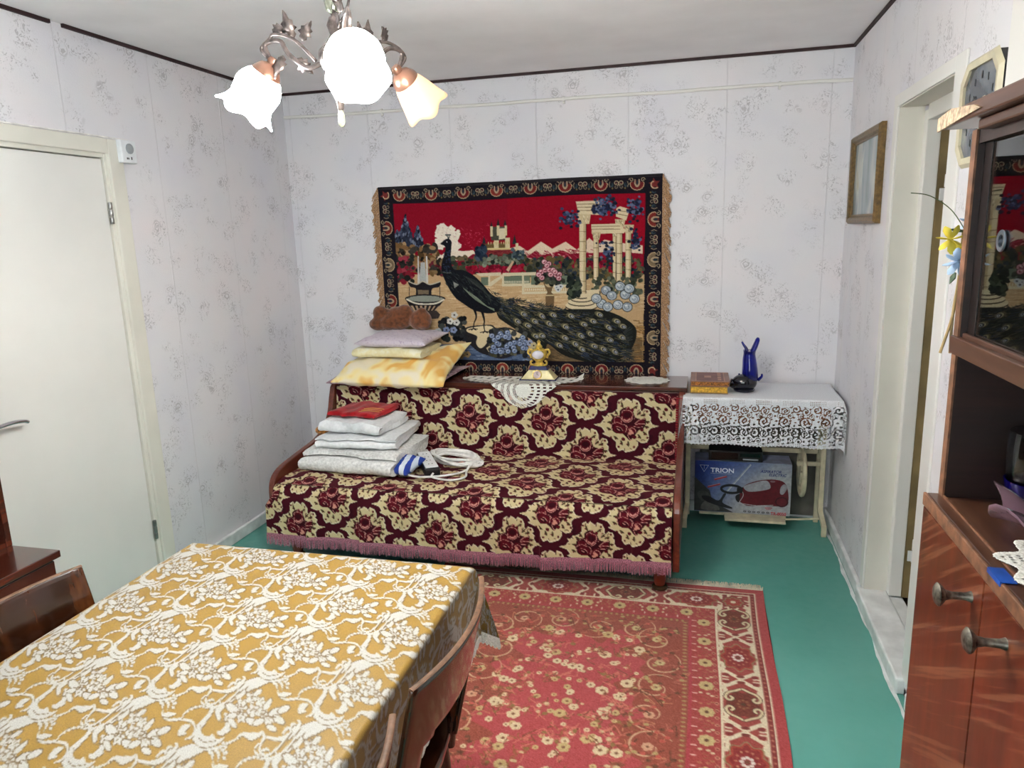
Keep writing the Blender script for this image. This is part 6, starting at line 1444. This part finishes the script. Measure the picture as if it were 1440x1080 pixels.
link('bowl', MB().lathe([(.026, .016), (.036, .03), (.041, .06), (.042, .09), (.040, .118), (.0388, .118), (.0408, .09), (.0398, .06), (.035, .032), (.024, .022)], (-.252, -3.025, CZ+.001), 32), plain('clear_glass', (232, 238, 240), .0, trans=1.0, var=0), tu, smooth=True)
link('base', MB().lathe([(.0, 0), (.026, 0), (.030, .004), (.0375, .032), (.041, .046), (.0422, .046), (.039, .030), (.029, .016), (.0, .014)], (-.252, -3.025, CZ+.001), 32), plain('cobalt_base', (22, 14, 110), .05, trans=.6, var=.02), tu, smooth=True)
# artificial flowers hanging between the door casing and the sideboard
fl = thing('silk_flowers', 'sprig of yellow and pale blue artificial flowers beside the sideboard', 'flowers', (-.34, -2.905, 1.59))
m_stem = plain('green_stem', (70, 84, 50), .6); m_ylw = plain('yellow_petal', (222, 202, 74), .7); m_pblue = plain('pale_blue_petal', (168, 192, 220), .7); m_leaf = plain('dark_leaf', (48, 70, 46), .6); m_bast = plain('dry_stem', (176, 150, 104), .8)
def flower(c, r, n, mat, name, tilt):
    M = Matrix.Rotation(tilt[0], 3, 'X') @ Matrix.Rotation(tilt[1], 3, 'Z')
    mb = MB()
    for k in range(n):
        a = 2*PI*k/n; P = []
        for t in (0, .35, .75, 1.0): P.append(M @ Vector((r*t*math.cos(a), r*t*math.sin(a), r*.35*math.sin(t*2.2)))+Vector(c))
        mb.tube(P, [r*.10, r*.26, r*.30, r*.08], 8, flat=.25)
    mb.ball(c, r*.2, 8, 6)
    return link(name, mb, mat, fl, smooth=True)
tl = (PI/2+.2, 0)
flower((-.366, -2.93, 1.606), .022, 7, m_ylw, 'yellow_flower', (PI/2, .3)); flower((-.352, -2.925, 1.590), .015, 6, m_ylw, 'yellow_flower', (PI/2+.3, 0)); flower((-.357, -2.94, 1.574), .022, 8, m_pblue, 'blue_flower', (PI/2+.2, .2)); flower((-.332, -2.90, 1.630), .018, 7, m_pblue, 'blue_flower', (PI/2, .1)); flower((-.335, -2.92, 1.585), .014, 6, m_ylw, 'yellow_flower', (PI/2, .5))
for c, d in (((-.345, -2.92, 1.617), (-.02, 0, .004)), ((-.34, -2.915, 1.60), (.015, 0, -.012)), ((-.352, -2.92, 1.556), (-.006, 0, -.016)), ((-.343, -2.915, 1.566), (.016, 0, .006))):
    link('leaf', MB().tube([c, tuple(c[i]+d[i]*.5 for i in range(3)), tuple(c[i]+d[i]*1.1 for i in range(3))], [.004, .010, .001], 8, flat=.3), m_leaf, fl, smooth=True)
for dx in (-.012, .002): link('stem', MB().tube(sm([(-.345, -2.915, 1.62), (-.344, -2.912, 1.55), (-.347, -2.91, 1.49), (-.348+dx, -2.91, 1.43)], 5), .0022, 6), m_bast, fl, smooth=True)
link('wire', MB().tube(sm([(-.345, -2.92, 1.62), (-.36, -2.90, 1.65), (-.385, -2.88, 1.672), (-.41, -2.87, 1.678)], 6), .0008, 5), m_stem, fl, smooth=True)

# ------------------------------------------------------------------ on the right wall: framed picture and octagonal clock
pc = thing('framed_picture', 'pale blue-grey picture in a gold-brown frame on the right wall', 'picture', (-.015, -.49, 1.63))
m_frame = plain('bronze_gilt_frame', (104, 82, 46), .4, metal=.1, scale=70, var=.12)
y0, y1, z0, z1, fwid = -.785, -.195, 1.628, 2.035, .042
def frame_side(P):
    pr = [(0, -.001), (0, -.020), (.010, -.030), (.026, -.026), (.034, -.016), (fwid, -.014), (fwid, -.001)]      # inset, x
    (a, b), (na, nb) = P
    mb = MB(); n = len(pr); V = []
    for (y, z, sy, sz) in (a, b):
        for ins, x in pr: V.append((x, y+sy*ins, z+sz*ins))
    F = [(i, i+1, n+i+1, n+i) for i in range(n-1)]+[(n-1, 0, n, 2*n-1), tuple(range(n)), tuple(range(2*n-1, n-1, -1))]
    return mb.add(V, F)
cn = [(y0, z0, 1, 1), (y1, z0, -1, 1), (y1, z1, -1, -1), (y0, z1, 1, -1)]
for k in range(4): link('frame_rail', frame_side(((cn[k], cn[(k+1) % 4]), (0, 0))), m_frame, pc)
pmat, nt, b = base_mat('pale_landscape_print')
n1 = N(nt, 'ShaderNodeTexNoise', Scale=1.0, Detail=3.0, Distortion=.6); nt.links.new(coords(nt, (1, 9, 3.0)), n1.inputs['Vector'])
r = ramp(nt, [(.3, (92, 112, 114)), (.5, (146, 158, 162)), (.66, (196, 200, 192)), (.75, (176, 168, 130))]); nt.links.new(n1.outputs['Fac'], r.inputs['Fac']); nt.links.new(r.outputs['Color'], b.inputs['Base Color']); b.inputs['Roughness'].default_value = .2
link('print', MB().box(-.010, -.004, y0+.03, y1-.03, z0+.03, z1-.03), pmat, pc)
oc = thing('wall_clock', 'octagonal cream-framed clock with a flower dial above the sideboard', 'clock', (-.02, -1.95, 1.775))
oy, oz, oh, ob = -1.948, 1.908, .142, .138
def octo(h, b_, cut): return [(oy-h+cut, oz-b_), (oy+h-cut, oz-b_), (oy+h, oz-b_+cut), (oy+h, oz+b_-cut), (oy+h-cut, oz+b_), (oy-h+cut, oz+b_), (oy-h, oz+b_-cut), (oy-h, oz-b_+cut)]
link('case', MB().prism(octo(oh-.006, ob-.006, .045), 'x', -.036, -.001), m_blk, oc)
O1, O2 = octo(oh, ob, .045), octo(oh-.026, ob-.026, .036)
mb = MB(); V = [(-.036, *p) for p in O1]+[(-.046, p[0]*.0+oy+(p[0]-oy)*.93, oz+(p[1]-oz)*.93) for p in O1]+[(-.044, *p) for p in O2]+[(-.034, *p) for p in O2]
F = [(r_*8+i, r_*8+(i+1) % 8, (r_+1)*8+(i+1) % 8, (r_+1)*8+i) for r_ in range(3) for i in range(8)]+[(24+i, 24+(i+1) % 8, (i+1) % 8, i) for i in range(8)]
link('bezel', mb.add(V, F), plain('cream_plastic', (200, 192, 164), .35, var=.03), oc)
fcm, nt, b = base_mat('clock_dial_print')
n1 = N(nt, 'ShaderNodeTexNoise', Scale=9.0, Detail=4.0, Distortion=.5); nt.links.new(coords(nt), n1.inputs['Vector'])
r = ramp(nt, [(.35, (52, 58, 66)), (.55, (104, 110, 118)), (.7, (140, 142, 140))]); nt.links.new(n1.outputs['Fac'], r.inputs['Fac']); nt.links.new(r.outputs['Color'], b.inputs['Base Color']); b.inputs['Roughness'].default_value = .15
fc = link('dial', MB().prism(octo(oh-.024, ob-.024, .036), 'x', -.037, -.034), fcm, oc)
for k, (dy, dz, r_) in enumerate(((-.035, -.005, .022), (-.012, -.028, .020), (-.05, -.035, .020), (-.028, .018, .016))):
    mb = MB()
    for a in range(6): mb.ball((-.0375, oy+dy+r_*.6*math.cos(a*1.047), oz+dz+r_*.6*math.sin(a*1.047)), (.0012, r_*.5, r_*.45), 8, 5)
    link('printed_flower', mb, plain('dial_flower', (206, 200, 180), .4, scale=80, var=.1), fc, smooth=True)
m_mark = plain('dark_mark', (20, 22, 26), .4)
for a in range(12):
    t = a*PI/6; y, z = oy+.092*math.sin(t), oz+.088*math.cos(t)
    link('hour_mark', MB().box(-.0382, -.037, y-.0025-(.004 if a % 3 == 0 else 0), y+.0025, z-.009, z+.009), m_mark, fc)
link('clock_hand', MB().prism([(oy-.003, oz), (oy+.003, oz), (oy+.045, oz+.04), (oy+.040, oz+.043)], 'x', -.040, -.039), m_mark, fc); link('clock_hand', MB().prism([(oy-.003, oz), (oy+.003, oz), (oy-.010, oz-.075), (oy-.014, oz-.074)], 'x', -.041, -.040), m_mark, fc)

# ------------------------------------------------------------------ chandelier with three glass shades
LX, LY = LAMP
m_brass = plain('aged_bronze', (84, 76, 74), .38, metal=.75, scale=60, var=.2)
m_copper = plain('copper_cup', (120, 88, 74), .35, metal=.7)
m_crys = plain('pale_crystal', (130, 132, 118), .12, trans=.5, var=.05)
m_bulb = glow('bulb_glow', (255, 252, 244), LAMP_W/(PI*.0113))
lampo = thing('chandelier', 'three-armed bronze ceiling chandelier with lit glass shades and leaf ornaments', 'chandelier', (LX, LY, 2.5))
link('canopy', MB().lathe([(.0, .0), (.058, .0), (.055, -.016), (.030, -.045), (.012, -.055), (.0, -.055)], (LX, LY, 2.5), 24), m_brass, lampo, smooth=True)
link('stem', MB().tube([(LX, LY, 2.46), (LX, LY, 2.06)], .007, 10), m_brass, lampo, smooth=True)
link('crystal_sleeve', MB().lathe([(.008, .0), (.017, .006), (.021, .03), (.018, .05), (.022, .075), (.023, .11), (.020, .14), (.014, .16), (.008, .165)], (LX, LY, 2.145), 16), m_crys, lampo, smooth=True)
link('hub', MB().lathe([(.0, 2.14), (.012, 2.138), (.018, 2.12), (.012, 2.10), (.024, 2.08), (.040, 2.065), (.044, 2.045), (.034, 2.025), (.018, 2.01), (.024, 1.995), (.020, 1.975), (.010, 1.955), (.007, 1.935), (.0, 1.93)], (LX, LY, 0), 24), m_brass, lampo, smooth=True)
link('finial', MB().lathe([(.0, 1.935), (.006, 1.932), (.0085, 1.92), (.0085, 1.905), (.005, 1.896), (.0, 1.894)], (LX, LY, 0), 14), m_crys, lampo, smooth=True)
def leaf_mesh(c, d, n_, L, wd):
    d = Vector(d).normalized(); s_ = d.cross(Vector(n_)).normalized(); u = s_.cross(d).normalized(); mb = MB(); c = Vector(c)
    out = [(0, .02), (.12, .34), (.25, .30), (.32, .62), (.45, .42), (.58, .52), (.66, .28), (.85, .16), (1.0, .0)]
    V = []; F = []
    for t, w_ in out:
        for sg in (-1, 0, 1): V.append(c+d*(t*L)+s_*(sg*w_*wd)+u*(.10*L*math.sin(t*3)-abs(sg)*.12*wd))
    for i in range(len(out)-1):
        for k in (0, 1): F.append((3*i+k, 3*i+k+1, 3*i+k+4, 3*i+k+3))
    return mb.add(V, F)
def shade(kind, prof, M, c, flutes, ruff):
    def fn(r, z, a, t):
        q = max(0, (t-.35)/.65)
        return r*(1+ruff*.5*q*math.cos(flutes*a)), z*(1+ruff*.35*q*q*math.cos(flutes*a*1.0))
    return MB().lathe(prof, c, 48, M, 0, fn)
tulip = [(.022, .0), (.034, .006), (.050, .018), (.062, .036), (.067, .056), (.064, .078), (.061, .096), (.066, .114), (.078, .130), (.085, .136)]
cone = [(.026, .0), (.036, .012), (.045, .030), (.053, .055), (.060, .082), (.066, .104), (.070, .116)]
bell = [(.026, .0), (.046, .008), (.064, .024), (.074, .046), (.076, .066), (.071, .084), (.072, .100), (.078, .116), (.080, .124)]
tulip = [(r*.80, z*.82) for r, z in tulip]; cone = [(r*.86, z*.84) for r, z in cone]; bell = [(r*.80, z*.84) for r, z in bell]
for ang_d, rad_, prof_, colr_, em, tilt, fl_, ru in ((-55, .205, bell, (255, 251, 240), SHADE_E, 40, 6, .05), (-176, .175, tulip, (246, 253, 255), SHADE_E*.8, 38, 6, .14), (64, .20, cone, (255, 196, 150), SHADE_E*.0055, 50, 5, .16)):
    a = math.radians(ang_d); o_ = Vector((math.cos(a), math.sin(a), 0)); sd = Vector((-math.sin(a), math.cos(a), 0)); hub = Vector((LX, LY, 2.045))
    tl_ = math.radians(tilt); ax = o_*math.sin(tl_)-Vector((0, 0, 1))*math.cos(tl_)           # where the shade's mouth points
    neck = Vector((LX, LY, 2.036))+o_*rad_
    M = Matrix((sd, ax.cross(sd), ax)).transposed()
    arm = link('arm', MB().tube(sm([hub+o_*.03, hub+o_*.075+Vector((0, 0, -.012)), hub+o_*.12+Vector((0, 0, .022)), hub+o_*(rad_-.035)+Vector((0, 0, .052)), hub+o_*(rad_+.004)+Vector((0, 0, .046)), neck-ax*.018+Vector((0, 0, .0))], 7), .0055, 10)
               .tube(sm([hub+o_*.05+sd*.006, hub+o_*.10+Vector((0, 0, .050))+sd*.010, hub+o_*.15+Vector((0, 0, .066))+sd*.006, hub+o_*(rad_-.01)+Vector((0, 0, .058)), hub+o_*(rad_+.014)+Vector((0, 0, .038)), hub+o_*(rad_-.002)+Vector((0, 0, .016))], 7), .0042, 8), m_brass, lampo, smooth=True)
    for t, up_, L, d_ in ((.105, .055, .062, (o_*.2+Vector((0, 0, 1))+sd*.35)), (.085, .050, .05, (Vector((0, 0, .9))-o_*.5-sd*.2)), (.135, .02, .060, (o_*.3-Vector((0, 0, .9))+sd*.3)), (.10, .01, .048, (-o_*.5-Vector((0, 0, .6))-sd*.5)), (.155, .07, .04, (-o_*.6+Vector((0, 0, .5))-sd*.4))):
        link('ornament_leaf', leaf_mesh(hub+o_*t+Vector((0, 0, up_)), d_, sd, L, .030), m_brass, arm, smooth=True, solid=.0015)
    link('shade_cup', MB().lathe([(.010, -.030), (.014, -.022), (.012, -.014), (.024, -.008), (.034, .008), (.036, .018), (.030, .018), (.020, -.002), (.0, -.004)], neck, 24, M), m_copper, arm, smooth=True)
    sm_ = glow('shade_glass', colr_, em)
    sh = link('glass_shade', shade('', prof_, M, neck+ax*.006, fl_, ru), sm_, lampo, smooth=80, solid=.003)
    bp_ = neck+ax*(prof_[-1][1]*.78 if fl_ == 6 else .088)
    link('bulb', MB().ball(bp_, .03, 16, 10).tube([neck, bp_-ax*.02], [.012, .014], 10), m_bulb, lampo, smooth=True)
